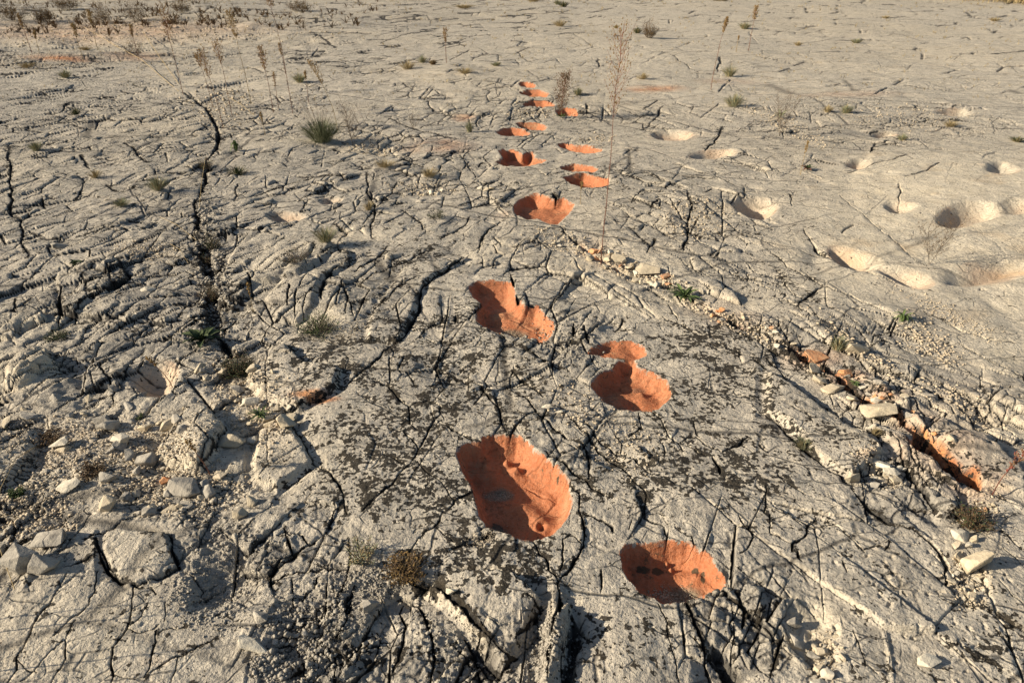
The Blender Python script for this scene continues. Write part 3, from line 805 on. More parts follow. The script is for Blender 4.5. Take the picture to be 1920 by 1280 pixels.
    if painted:
        pm = q.mix(q.ramp(mid, .3, .7), (.37, .125, .052), (.46, .175, .08))
        pm = q.mix(q.ramp(fin, .35, .75, 0, .4), pm, (.50, .25, .15))
        dust = q.ramp(q.noise(pos, 6.5, 5, .7), .52, .68, 0, .65)
        pm = q.mix(dust, pm, (.42, .24, .13))
        wear = q.ramp(q.m('ADD', q.noise(pos, 30, 5, .75), q.m('MULTIPLY', lb, .35)), .83, .88)
        pm = q.mix(q.m('MULTIPLY', wear, .8), pm, (.10, .085, .05))
        pm = q.mix(q.m('MULTIPLY', lich, .35), pm, (.12, .06, .03))
        pm = q.mix(q.m('MULTIPLY', q.ramp(q.m('ADD', q.m('MULTIPLY', CRU, .5), q.m('MULTIPLY', cn, .85)), .80, .88), .9), pm, (.055, .05, .03))
        rimw = q.m('ADD', q.m('MULTIPLY', q.m('POWER', a2.outputs['Alpha'], .6), .42), q.m('MULTIPLY', q.noise(pos, 38, 5, .75), .8))
        pm = q.mix(q.ramp(rimw, .38, .47, .7, 0), pm, (.36, .31, .25))
        grv = q.m('MULTIPLY', RUB, q.ramp(fin, .3, .5, .6, 1))
        col = q.mix(grv, pm, (.20, .165, .115))
        h = q.m('MULTIPLY', h, .7)
        b.inputs['Roughness'].default_value = .8
    else:
        b.inputs['Roughness'].default_value = .9
    q.l(col, b.inputs['Base Color'])
    bp = q.n('Bump'); bp.inputs['Strength'].default_value = 1.0; bp.inputs['Distance'].default_value = 1.0
    q.l(h, bp.inputs['Height']); q.l(bp.outputs[0], b.inputs['Normal'])
    return m
ROCK = rock_material('weathered_limestone'); PAINTM = rock_material('orange_painted_limestone', True)

def stone_mat(name, c1, c2, dark=.3):
    m, t, b = mat(name); q = N(t)
    pos = q.n('NewGeometry').outputs['Position']; ob = q.n('ObjectInfo')
    f = q.noise(pos, 45, 4, .65); g = q.noise(pos, 160, 3, .7); l = q.noise(pos, 18, 4, .7)
    c = q.mix(q.ramp(f, .3, .7), c1, c2)
    c = q.mix(q.ramp(ob.outputs['Random'], 0, 1, 0, .35), c, (.30, .27, .22))
    c = q.mix(q.m('MULTIPLY', q.ramp(l, .5, .7), dark), c, (.12, .11, .095))
    q.l(c, b.inputs['Base Color']); b.inputs['Roughness'].default_value = .92
    bp = q.n('Bump'); bp.inputs['Strength'].default_value = .8; bp.inputs['Distance'].default_value = 1
    q.l(q.m('ADD', q.m('MULTIPLY', f, .007), q.m('MULTIPLY', g, .0018)), bp.inputs['Height']); q.l(bp.outputs[0], b.inputs['Normal'])
    return m
M_WHITE = stone_mat('fresh_white_limestone', (.52, .47, .37), (.64, .585, .47), .2)
M_CREAM = stone_mat('cream_limestone', (.44, .37, .255), (.57, .485, .35), .4)
M_GREY = stone_mat('grey_limestone', (.30, .275, .235), (.42, .385, .32), .7)
M_RUST = stone_mat('rust_stained_limestone', (.58, .22, .08), (.62, .36, .18), .15)
M_GRAV = stone_mat('gravel_limestone', (.36, .30, .22), (.60, .50, .36), .4)
def plain(name, c1, c2, scale=30, rg=.8, trans=0.0):
    m, t, b = mat(name); q = N(t); pos = q.n('NewGeometry').outputs['Position']
    q.l(q.mix(q.ramp(q.noise(pos, scale, 3, .6), .35, .65), c1, c2), b.inputs['Base Color']); b.inputs['Roughness'].default_value = rg
    return m
M_STEM = plain('reddish_dry_stem', (.13, .045, .03), (.20, .085, .05))
M_STRAW = plain('straw_stem', (.26, .19, .09), (.38, .29, .15))
M_SEED = plain('straw_seed_fluff', (.17, .105, .035), (.29, .19, .07), 60)
M_DRYLEAF = plain('dry_brown_leaf', (.075, .045, .022), (.15, .095, .045), 50)
M_GREEN = plain('fresh_green_leaf', (.065, .105, .03), (.12, .16, .055), 40)
M_DKGREEN = plain('dark_green_leaf', (.028, .045, .018), (.06, .08, .03), 40)
M_GREYGREEN = plain('grey_green_leaf', (.15, .165, .095), (.28, .285, .175), 40)
M_TWIG = plain('dark_twig', (.05, .038, .028), (.10, .078, .055))
M_DRYGRASS = plain('dry_grass', (.26, .20, .10), (.42, .34, .19), 20)
M_REDLEAF = plain('reddish_leaf', (.20, .05, .04), (.16, .10, .05), 50)

# ---------------------------------------------------------------- split the ground into objects
fl = np.maximum(np.maximum(LAB[:-1, :-1], LAB[1:, :-1]), np.maximum(LAB[:-1, 1:], LAB[1:, 1:])).astype(np.int64)
cellmask = np.maximum(CM, FM)
solid = (cellmask[:-1, :-1] + cellmask[1:, 1:] < 0.9) & (fl == 0)
pyf = PYf[:-1, :-1]; pxf = PXf[:-1, :-1]
solid &= (pyf > 60) & (pyf < 1285) & (pxf > -5) & (pxf < 1925) & (rubble[:-1, :-1] < .6)
cid = cellid[:-1, :-1]
# neighbouring faces hang together when both are solid and no joint lies between
joinU = solid[1:, :] & solid[:-1, :] & ((cid[1:, :] == cid[:-1, :]) | (fade1[1:-1, :-1] < .5))
joinL = solid[:, 1:] & solid[:, :-1] & ((cid[:, 1:] == cid[:, :-1]) | (fade1[:-1, 1:-1] < .5))
L = np.arange((NR - 1) * (NC - 1), dtype=np.int64).reshape(NR - 1, NC - 1)
for it in range(160):
    n_ = L.copy()
    n_[1:, :] = np.where(joinU, np.minimum(n_[1:, :], L[:-1, :]), n_[1:, :])
    n_[:-1, :] = np.where(joinU, np.minimum(n_[:-1, :], L[1:, :]), n_[:-1, :])
    n_[:, 1:] = np.where(joinL, np.minimum(n_[:, 1:], n_[:, :-1]), n_[:, 1:])
    n_[:, :-1] = np.where(joinL, np.minimum(n_[:, :-1], n_[:, 1:]), n_[:, :-1])
    n_ = n_.ravel()[n_]
    if np.array_equal(n_, L): break
    L = n_
roots, inv, cnt = np.unique(np.where(solid, L, -1).ravel(), return_inverse=True, return_counts=True)
cnt[roots == -1] = 0
keep = [k for k in np.argsort(cnt)[::-1][:290] if cnt[k] > 110]
slab_no = np.zeros(len(roots), np.int64)
for i, k in enumerate(keep): slab_no[k] = 1000 + i
fl = np.where((fl == 0), slab_no[inv].reshape(fl.shape), fl)

V = np.stack([X, Y, HT], -1).reshape(-1, 3).astype(np.float32)
VA1 = A1.reshape(-1, 4); VA2 = A2.reshape(-1, 4)
ii, jj = np.meshgrid(np.arange(NR - 1), np.arange(NC - 1), indexing='ij')
i00 = (ii * NC + jj).ravel(); Q = np.stack([i00, i00 + 1, i00 + NC + 1, i00 + NC], -1)
flr = fl.ravel()
order = np.argsort(flr, kind='stable'); fs = flr[order]
bounds = np.concatenate([[0], np.nonzero(np.diff(fs))[0] + 1, [len(fs)]])
def quad_mesh(name, q, m, origin=None):
    vi, loc = np.unique(q.ravel(), return_inverse=True)
    v = V[vi].copy()
    if origin is not None: v -= np.array(origin, np.float32)
    me = bpy.data.meshes.new(name)
    me.vertices.add(len(vi)); me.vertices.foreach_set('co', v.ravel())
    me.loops.add(len(loc)); me.loops.foreach_set('vertex_index', loc.astype(np.int32).ravel())
    nf = len(q); me.polygons.add(nf)
    me.polygons.foreach_set('loop_start', np.arange(0, nf * 4, 4, dtype=np.int32))
    me.polygons.foreach_set('use_smooth', np.ones(nf, bool))
    for nm, A in (('zone', VA1), ('form', VA2)):
        a = me.attributes.new(nm, 'FLOAT_COLOR', 'POINT'); a.data.foreach_set('color', A[vi].ravel())
    me.update(calc_edges=True); me.materials.append(m)
    o = bpy.data.objects.new(name, me); COL.objects.link(o)
    if origin is not None: o.location = origin
    return o
parts = {int(fs[bounds[k]]): Q[order[bounds[k]:bounds[k + 1]]] for k in range(len(bounds) - 1)}
ground = quad_mesh('rock_ground', parts[0], ROCK); ground['kind'] = 'structure'
for k, q_ in parts.items():
    if k >= 1000:
        o = quad_mesh('rock_slab', q_, ROCK); o.parent = ground
    elif k >= 101:
        lab, D, wl, pts = HOL[k - 101]
        c = at(sum(p[0] for p in pts) / len(pts), sum(p[1] for p in pts) / len(pts))
        o = quad_mesh('rock_hollow', q_, ROCK, c); o['label'] = lab; o['category'] = 'hollow'; o['group'] = 'bare hollows in the rock'
    elif k >= 1:
        lab, D, wl, pts = FPS[k - 1]
        c = at(sum(p[0] for p in pts) / len(pts), sum(p[1] for p in pts) / len(pts))
        o = quad_mesh('painted_footprint', q_, PAINTM, c); o['label'] = lab; o['category'] = 'footprint'; o['group'] = 'orange painted footprints of the trail'

# ---------------------------------------------------------------- mesh helper
class MB:
    def __init__(s): s.v = []; s.f = []
    def tube(s, pts, r0, r1=None, sides=4):
        r1 = r0 if r1 is None else r1; n = len(pts); b = len(s.v)
        for i, p in enumerate(pts):
            p = Vector(p); d = (Vector(pts[min(i + 1, n - 1)]) - Vector(pts[max(i - 1, 0)]))
            if d.length < 1e-9: d = Vector((0, 0, 1))
            d.normalize(); u = d.cross(Vector((0.3, 1, 0.1))).normalized(); w_ = d.cross(u)
            r = r0 + (r1 - r0) * i / max(n - 1, 1)
            for k in range(sides):
                a = 2 * math.pi * k / sides; s.v.append(p + u * (r * math.cos(a)) + w_ * (r * math.sin(a)))
        for i in range(n - 1):
            for k in range(sides):
                a = b + i * sides + k; c = b + i * sides + (k + 1) % sides
                s.f.append((a, c, c + sides, a + sides))
    def blade(s, base, tip, wid, bend=0.3, up=Vector((0, 0, 1)), fold=.25):
        base = Vector(base); tip = Vector(tip); d = tip - base; L_ = d.length
        side = d.cross(up)
        if side.length < 1e-6: side = Vector((1, 0, 0))
        side.normalize(); nrm = side.cross(d).normalized(); b = len(s.v)
        for i, (t, w_) in enumerate(((0, .35), (.35, 1), (.7, .8), (1, .04))):
            c = base + d * t + nrm * (bend * L_ * 4 * t * (1 - t) * .3)
            s.v += [c - side * wid * w_ * .5 + nrm * wid * fold * w_, c, c + side * wid * w_ * .5 + nrm * wid * fold * w_]
        for i in range(3):
            a = b + i * 3; s.f += [(a, a + 1, a + 4, a + 3), (a + 1, a + 2, a + 5, a + 4)]
    def bud(s, c, r):
        b = len(s.v); c = Vector(c); k = random.random() * 3
        for d in ((math.cos(k), math.sin(k), 0), (-math.sin(k), math.cos(k), 0), (-math.cos(k), -math.sin(k), 0), (math.sin(k), -math.cos(k), 0)):
            s.v.append(c + Vector(d) * r * .7)
        s.v += [c + Vector((0, 0, r * 1.4)), c - Vector((0, 0, r))]
        for i in range(4): s.f += [(b + i, b + (i + 1) % 4, b + 4), (b + (i + 1) % 4, b + i, b + 5)]
    def build(s, name, m, parent=None, smooth_=False):
        me = bpy.data.meshes.new(name); me.from_pydata([tuple(v) for v in s.v], [], s.f); me.materials.append(m)
        if smooth_: me.polygons.foreach_set('use_smooth', [True] * len(me.polygons))
        me.update(); o = bpy.data.objects.new(name, me); COL.objects.link(o)
        if parent is not None: o.parent = parent
        return o
def thing(name, label, cat, loc, group=None, rz=0):
    o = bpy.data.objects.new(name, None); COL.objects.link(o); o.location = loc; o.rotation_euler = (0, 0, rz)
    o.empty_display_size = .05; o['label'] = label; o['category'] = cat
    if group: o['group'] = group
    return o
U = random.uniform

# ---------------------------------------------------------------- loose stones
def rock_mesh(name, seed, sx_, sy_, sz_, m, angular=True):
    r = random.Random(seed); bm = bmesh.new()
    for k in range(r.randint(11, 17)):
        a = r.uniform(0, 2 * math.pi); z = r.uniform(-1, 1); q = math.sqrt(max(0, 1 - z * z)); j = r.uniform(.78, 1.05)
        p = Vector((q * math.cos(a), q * math.sin(a), z)) * j
        if angular:
            mx = max(abs(p.x), abs(p.y), abs(p.z)); p = p.lerp(p / mx * .82, .6)
        bm.verts.new((p.x * sx_ * .64, p.y * sy_ * .64, p.z * sz_ * .6))
    bmesh.ops.convex_hull(bm, input=bm.verts)
    for v in [v for v in bm.verts if not v.link_faces]: bm.verts.remove(v)
    bmesh.ops.bevel(bm, geom=list(bm.edges), offset=min(sx_, sy_, sz_) * .05, segments=1, affect='EDGES', clamp_overlap=True)
    me = bpy.data.meshes.new(name); bm.to_mesh(me); bm.free(); me.materials.append(m)
    return me
STONES = [  # px, py, width px, height px, material, label
 (480,1194,70,34,M_WHITE,'angular white stone lying on dark broken ground near the bottom edge'),
 (114,826,40,26,M_WHITE,'white faceted stone on brown gravel beside the dark twiggy patch'),
 (228,818,38,28,M_WHITE,'pale grey wedge stone casting a dark shadow on the gravel'),
 (129,908,44,16,M_WHITE,'flat elongated white stone on the gravel at the left'),
 (275,852,36,34,M_GREY,'block shaped grey stone left of the big cracked boulder'),
 (201,941,32,38,M_CREAM,'upright cream stone just above the foreground slabs'),
 (102,1004,76,44,M_GREY,'large smooth grey boulder at the left above the foreground slabs'),
 (44,1043,64,72,M_GREY,'large rounded boulder at the left edge with a bent stalk before it'),
 (84,1052,58,50,M_GREY,'ridged grey boulder between two smoother ones at the left'),
 (278,541,26,12,M_WHITE,'small flat white stone on a sandy ledge left of the dark gully'),
 (110,451,30,14,M_GREY,'oval grey stone lying on the cracked pavement at the left'),
 (508,781,28,34,M_CREAM,'egg shaped beige stone right of the grassy rosette'),
 (537,795,36,22,M_CREAM,'pale stone wedged against the big speckled slab'),
 (541,775,30,18,M_CREAM,'cream stone in front of the orange stained ledge'),
 (470,745,30,24,M_WHITE,'pale angular stone above the grassy rosette'),
 (445,722,28,16,M_GREY,'low grey stone below the dark green cushion plant'),
 (476,766,22,16,M_CREAM,'small cream stone left of the grassy rosette'),
 (1836,1048,56,62,M_CREAM,'big bright cream boulder with orange tinted side at the lower right'),
 (1801,1000,34,20,M_WHITE,'flat pale stone above the big cream boulder'),
 (1826,1006,18,16,M_CREAM,'small stone at the top corner of the big cream boulder'),
 (1792,1021,20,14,M_CREAM,'small cream stone at the gully wall left of the big cream boulder'),
 (1797,1037,22,24,M_CREAM,'squarish stone against the left side of the big cream boulder'),
 (1816,1019,18,16,M_WHITE,'tiny white block between two stones above the big cream boulder'),
 (1487,1161,32,30,M_GREY,'rounded pitted stone in the sandy pocket, upper of two'),
 (1490,1193,32,32,M_GREY,'rounded pitted stone in the sandy pocket, lower of two'),
 (1537,1245,24,24,M_CREAM,'cream stone above two others near the bottom edge'),
 (1551,1259,24,28,M_WHITE,'white stone in the middle of three near the bottom edge'),
 (1540,1280,38,24,M_WHITE,'white stone cut by the bottom edge of the photo'),
 (1742,1239,42,24,M_WHITE,'white wedge stone alone on smooth rock at the lower right'),
 (1528,1204,22,14,M_CREAM,'small cream chip right of the pitted round stones'),
 (1541,1211,24,18,M_CREAM,'angular cream chip among others right of the sandy pocket'),
 (1527,1218,26,16,M_GREY,'long grey chip right of the sandy pocket'),
 (848,1122,22,20,M_WHITE,'pale stone under the overhanging cream ledge'),
 (1024,762,18,12,M_WHITE,'small white stone at a crack junction above the largest footprint, left one'),
 (1050,767,20,13,M_WHITE,'small white stone at a crack junction above the largest footprint, right one'),
 (692,1127,36,30,M_GREY,'rounded flat stone under the pale herb near the bottom'),
 (488,1146,36,28,M_GREY,'smooth flat stone half buried in dark pebbles'),
 (1162,480,30,22,M_CREAM,'cream block right of the base of the tall weed'),
 (1112,468,18,12,M_RUST,'orange stone left of the base of the tall weed'),
 (1106,482,20,14,M_CREAM,'cream stone in the rubble gully below an orange one'),
 (1215,497,44,22,M_CREAM,'large rounded cream block in the rubble gully'),
 (1247,512,24,16,M_RUST,'orange tinted stone at the right of the rubble gully'),
 (1500,655,40,18,M_GREY,'grey slab piece on the lower lip of the orange gully'),
 (1522,685,30,20,M_CREAM,'pale block fallen against the lower lip of the orange gully'),
 (1538,705,26,18,M_CREAM,'cream block on the lower lip of the orange gully'),
 (1565,722,44,20,M_CREAM,'long cream block beside the green tuft in the gully'),
 (1600,742,22,18,M_CREAM,'small cream block at the end of the long gully block'),
 (1645,770,62,26,M_CREAM,'broad cream block bridging the orange gully'),
 (1668,744,13,10,M_RUST,'small orange stone in the gully, next to a cream one'),
 (1652,747,11,9,M_RUST,'tiny orange stone at the left of the gully stones'),
 (1664,755,10,7,M_WHITE,'tiny white stone in front of the orange gully stones'),
 (1690,749,18,12,M_CREAM,'cream stone at the right of the orange gully stones'),
 (1585,692,26,18,M_RUST,'rust stained block inside the gully above the green tuft'),
 (1530,662,44,18,M_RUST,'long rust stained block at the upper end of the orange gully'),
 (1605,655,44,26,M_CREAM,'pale broken block standing above the orange gully'),
 (1315,560,26,18,M_CREAM,'cream stone right of the green rosette'),
 (1650,866,36,16,M_WHITE,'long pale stone at the top of the stone pile'),
 (1672,876,30,18,M_WHITE,'broad pale stone in the middle of the stone pile'),
 (1655,885,24,12,M_CREAM,'flat oval stone at the front of the stone pile'),
 (1682,890,22,12,M_CREAM,'oval stone at the front right of the stone pile'),
 (1642,898,26,14,M_GREY,'flat stone at the lowest edge of the stone pile'),
 (1598,890,30,30,M_CREAM,'tilted cream slab fragment left of the stone pile'),
 (190,775,34,26,M_GREY,'rounded grey block under the fractured ledge at the left'),
 (52,770,34,26,M_GREY,'grey tilted block at the left above the gravel'),
 (85,796,24,16,M_GREY,'small grey stone at the end of the smooth left slab'),
 (270,795,28,18,M_CREAM,'cream stone in the cluster left of the cracked boulder'),
 (437,822,48,34,M_CREAM,'smooth cream stone right of the cracked boulder'),
 (350,905,66,34,M_GREY,'flat grey stone below the cracked boulder'),
 (311,895,22,15,M_RUST,'round tan stone in the gravel below the cracked boulder'),
 (205,890,32,26,M_GREY,'grey stone among ridged ones at the left'),
 (235,925,22,16,M_GREY,'small dark grey stone above the foreground slabs'),
 (450,960,28,26,M_CREAM,'round cream stone on dark broken ground left of centre'),
 (470,935,24,26,M_CREAM,'pointed cream stone above a round one, left of centre'),
]
ruse = {}
def put_stone(px, py, wpx, hpx, m, label, group=None, sink=.16, cat='stone', big_seed=None):
    P = at(px, py + hpx * .25); z = g2(px, py)[2]
    sx_ = wpx * z / F; sz_ = max(hpx * z / F * .75, sx_ * .3); sy_ = sx_ * U(.6, .85)
    me = rock_mesh('stone', big_seed or int(px * 7 + py * 13), sx_, sy_, sz_, m)
    o = bpy.data.objects.new('stone', me); COL.objects.link(o)
    o.location = P + Vector((0, 0, sz_ * (.5 - sink))); o.rotation_euler = (U(-.3, .3), U(-.3, .3), U(-.5, .5))
    o['label'] = label; o['category'] = cat
    if group: o['group'] = group
    return o
for px, py, w_, h_, m, lab in STONES: put_stone(px, py, w_, h_, m, lab)

# small stones in clusters: alike, so they share the label of their cluster
protos = {m.name: [rock_mesh('stone', 900 + i + 40 * j, 1, U(.6, .9), U(.4, .75), m) for i in range(7)] for j, m in enumerate((M_WHITE, M_CREAM, M_GREY, M_RUST))}
def scatter(n, cx, cy, rx, ry, smin, smax, mats, label, group, rt=0.0):
    for k in range(n):
        a = U(0, 2 * math.pi); q = math.sqrt(random.random()); x_, y_ = rx * q * math.cos(a), ry * q * math.sin(a)
        px = cx + x_ * math.cos(rt) - y_ * math.sin(rt); py = cy + x_ * math.sin(rt) + y_ * math.cos(rt)
        z = g2(px, py)[2]; s = (smin + (smax - smin) * random.random() ** 1.8) * z / F
        o = bpy.data.objects.new('stone', random.choice(protos[random.choice(mats).name])); COL.objects.link(o)
        o.scale = (s, s, s); o.location = at(px, py) + Vector((0, 0, s * .14)); o.rotation_euler = (U(-.5, .5), U(-.5, .5), U(0, 6.28))
        rel = s * F / z; szw = 'tiny' if rel < smin + (smax - smin) * .12 else 'small' if rel < smin + (smax - smin) * .4 else 'larger'
        tone = {'fresh_white_limestone': 'white', 'cream_limestone': 'cream', 'grey_limestone': 'grey', 'rust_stained_limestone': 'rust stained'}[o.data.materials[0].name]
        dx_, dy_ = (px - cx) / max(rx, ry), (py - cy) / max(ry, 1)
        vert = 'far' if dy_ < -.33 else 'near' if dy_ > .33 else 'middle'; hor = 'left' if px < cx - rx * .33 else 'right' if px > cx + rx * .33 else 'centre'
        o['label'] = f'{szw} {tone} stone at the {vert} {hor} of the {label}'; o['category'] = 'stone'; o['group'] = group
scatter(26, 190, 790, 180, 70, 12, 38, [M_GREY, M_GREY, M_CREAM], 'rubble beside the far left slabs', 'rubble stones at the middle left')
scatter(30, 320, 905, 120, 60, 10, 34, [M_GREY, M_CREAM, M_CREAM], 'gravel below the cracked boulder', 'gravel stones below the cracked boulder')
scatter(30, 480, 760, 65, 65, 10, 32, [M_WHITE, M_CREAM, M_CREAM, M_GREY], 'sandy ground around the grassy rosette', 'pale stones around the grassy rosette')
scatter(16, 400, 690, 55, 28, 12, 30, [M_CREAM, M_CREAM, M_GREY], 'rubble beside the sandy hollow', 'cream stones beside the sandy hollow')
scatter(34, 1175, 500, 95, 16, 7, 20, [M_CREAM, M_CREAM, M_WHITE, M_RUST], 'gully beside the tall weed', 'stones in the gully by the tall weed', rt=.38)
scatter(22, 1400, 615, 120, 12, 7, 18, [M_CREAM, M_WHITE, M_RUST, M_GREY], 'gully below the green rosette', 'stones in the middle of the gully', rt=.42)
scatter(26, 1690, 770, 130, 14, 7, 20, [M_CREAM, M_WHITE, M_RUST, M_GREY], 'orange gully', 'stones along the orange gully', rt=.62)
scatter(12, 1668, 882, 38, 18, 9, 20, [M_WHITE, M_CREAM, M_GREY], 'pile between two gullies', 'stones of the stone pile')
scatter(30, 1812, 1095, 32, 42, 7, 17, [M_WHITE, M_CREAM, M_CREAM, M_GREY], 'heap below the cream boulder', 'heap of flat stones below the cream boulder')
scatter(20, 1560, 1235, 22, 50, 8, 18, [M_WHITE, M_CREAM, M_GREY], 'chip string near the bottom edge', 'string of chips near the bottom edge')
scatter(16, 1840, 945, 34, 26, 6, 13, [M_CREAM, M_RUST, M_GREY], 'grit by the red stemmed weed', 'stones by the red stemmed weed')
STONE_LEFT = 290
scatter(18, 560, 1160, 60, 60, 8, 18, [M_GREY], 'dark broken ground near the bottom', 'dark pebbles near the bottom')
scatter(12, 1060, 450, 50, 18, 7, 14, [M_CREAM, M_GREY], 'rubble below the notched footprint', 'stones below the notched footprint')
scatter(10, 860, 360, 80, 14, 7, 14, [M_CREAM, M_WHITE], 'rubble line left of the trail', 'stones on the rubble line left of the trail')

# gravel and grit: past counting, one mesh
ico = [(0, 0, 1), (.9, 0, .3), (.28, .86, .3), (-.73, .53, .3), (-.73, -.53, .3), (.28, -.86, .3), (0, 0, -.7)]
icf = [(0, 1, 2), (0, 2, 3), (0, 3, 4), (0, 4, 5), (0, 5, 1), (6, 2, 1), (6, 3, 2), (6, 4, 3), (6, 5, 4), (6, 1, 5)]
ICO = np.array(ico, np.float32); ICF = np.array(icf, np.int32)
def gravel(name, label, spots, m):
    Pp = []; Sz = []
    for n, cx, cy, rx, ry, s0, s1, rt in spots:
        a = rng.uniform(0, 2 * np.pi, n); q = np.sqrt(rng.uniform(0, 1, n)) * (1 + .25 * rng.standard_normal(n))
        x_ = rx * q * np.cos(a); y_ = ry * q * np.sin(a)
        px = cx + x_ * math.cos(rt) - y_ * math.sin(rt); py = cy + x_ * math.sin(rt) + y_ * math.cos(rt)
        gx, gy, gz = g2(px, py)
        c = np.clip(np.searchsorted(cols, px), 1, NC - 1); r = np.clip(len(rows) - np.searchsorted(rows[::-1], py), 1, NR - 1)
        s = (s0 + (s1 - s0) * rng.uniform(0, 1, n) ** 3) * gz / F * .5
        Pp.append(np.stack([gx, gy, HT[r, c] + s * .15], -1)); Sz.append(s)
    Pp = np.concatenate(Pp); Sz = np.concatenate(Sz); n = len(Sz)
    a = rng.uniform(0, 6.28, n); ca, sa = np.cos(a), np.sin(a)
    b = ICO[None] * rng.uniform(.6, 1.25, (n, 7, 1)) * Sz[:, None, None] * np.stack([np.ones(n), rng.uniform(.6, 1, n), rng.uniform(.4, .9, n)], -1)[:, None, :]
    tl = rng.uniform(-.5, .5, n); ct, st = np.cos(tl)[:, None], np.sin(tl)[:, None]
    y2 = b[..., 1] * ct - b[..., 2] * st; z2 = b[..., 1] * st + b[..., 2] * ct
    v = np.stack([b[..., 0] * ca[:, None] - y2 * sa[:, None], b[..., 0] * sa[:, None] + y2 * ca[:, None], z2], -1) + Pp[:, None, :]
    f = (ICF[None] + (np.arange(n) * 7)[:, None, None]).reshape(-1, 3)
    me = bpy.data.meshes.new(name); me.vertices.add(n * 7); me.vertices.foreach_set('co', v.astype(np.float32).ravel())
    me.loops.add(len(f) * 3); me.loops.foreach_set('vertex_index', f.astype(np.int32).ravel())
    me.polygons.add(len(f)); me.polygons.foreach_set('loop_start', np.arange(0, len(f) * 3, 3, dtype=np.int32))
    me.update(calc_edges=True); me.materials.append(m)
    o = bpy.data.objects.new(name, me); COL.objects.link(o); o['kind'] = 'stuff'; o['label'] = label
    return o
gravel('gravel', 'beige gravel and grit lying between the boulders at the left', [
 (2600, 200, 840, 200, 60, 2, 9, 0), (1500, 330, 910, 120, 55, 2, 9, 0), (1300, 470, 770, 80, 75, 2, 9, 0), (500, 620, 625, 60, 18, 1.5, 5, 0), (500, 440, 700, 60, 35, 2, 10, 0),
 (900, 60, 960, 80, 60, 3, 12, 0), (500, 270, 470, 60, 20, 2, 7, 0), (1600, 250, 58, 330, 26, 2, 7, 0), (700, 80, 120, 110, 14, 1.5, 5, 0), (350, 420, 200, 60, 40, 3, 9, 0), (300, 790, 350, 70, 14, 2, 7, 0)], M_GRAV)
gravel('rubble', 'broken limestone rubble and chips lining the gullies on the right', [
 (900, 1180, 500, 100, 16, 2, 11, .38), (700, 1380, 605, 120, 14, 2, 10, .42), (500, 1620, 665, 120, 16, 2, 11, .6), (350, 1800, 750, 90, 18, 2, 10, .5), (500, 1812, 1090, 34, 50, 2, 9, 0), (400, 1840, 950, 45, 35, 2, 8, 0),
 (400, 1545, 1230, 26, 55, 2, 9, 0), (600, 1700, 222, 130, 22, 1.5, 5, 0), (500, 1780, 590, 110, 16, 2, 6, .45), (400, 1480, 240, 90, 18, 2, 6, .5), (300, 1650, 880, 60, 20, 2, 8, .6), (300, 1050, 450, 60, 20, 2, 8, .3),
 (250, 1020, 205, 70, 8, 2, 6, 0), (250, 1115, 255, 40, 16, 2, 6, 0), (400, 1740, 640, 70, 25, 3, 10, .5), (300, 700, 265, 50, 14, 2, 7, 0), (700, 1130, 800, 120, 60, 2, 9, .7), (500, 1300, 420, 60, 30, 2, 8, 0)], M_GRAV)
gravel('dark_pebbles', 'dark weathered pebbles crowding the broken ground near the bottom edge', [
 (600, 560, 1160, 60, 60, 3, 14, 0), (400, 430, 1040, 80, 70, 3, 12, 0), (400, 640, 1150, 60, 90, 3, 12, 0), (300, 840, 1200, 70, 50, 3, 13, .6), (500, 1030, 1210, 50, 70, 3, 12, 0), (700, 380, 1120, 80, 50, 3, 10, .4), (700, 540, 1240, 70, 40, 4, 15, 0),
 (700, 396, 540, 30, 100, 4, 14, 0), (300, 385, 420, 20, 60, 3, 10, 0), (400, 1065, 640, 70, 40, 3, 9, .5), (500, 700, 1090, 70, 30, 3, 10, 0)], M_GREY)
gravel('grit', 'fine grit gathered in footprints and small pockets of the rock', [
 (700, 900, 1015, 28, 13, 1.2, 4, -.3), (500, 935, 893, 24, 9, 1.2, 4.5, 0), (420, 930, 968, 20, 15, 1.2, 5, 0), (700, 1275, 1085, 34, 16, 1.2, 4.5, .4), (150, 960, 605, 30, 7, 1, 4, .3), (120, 1180, 745, 30, 8, 1, 4, 0), (60, 1250, 1083, 30, 10, 3, 9, 0)], M_GRAV)

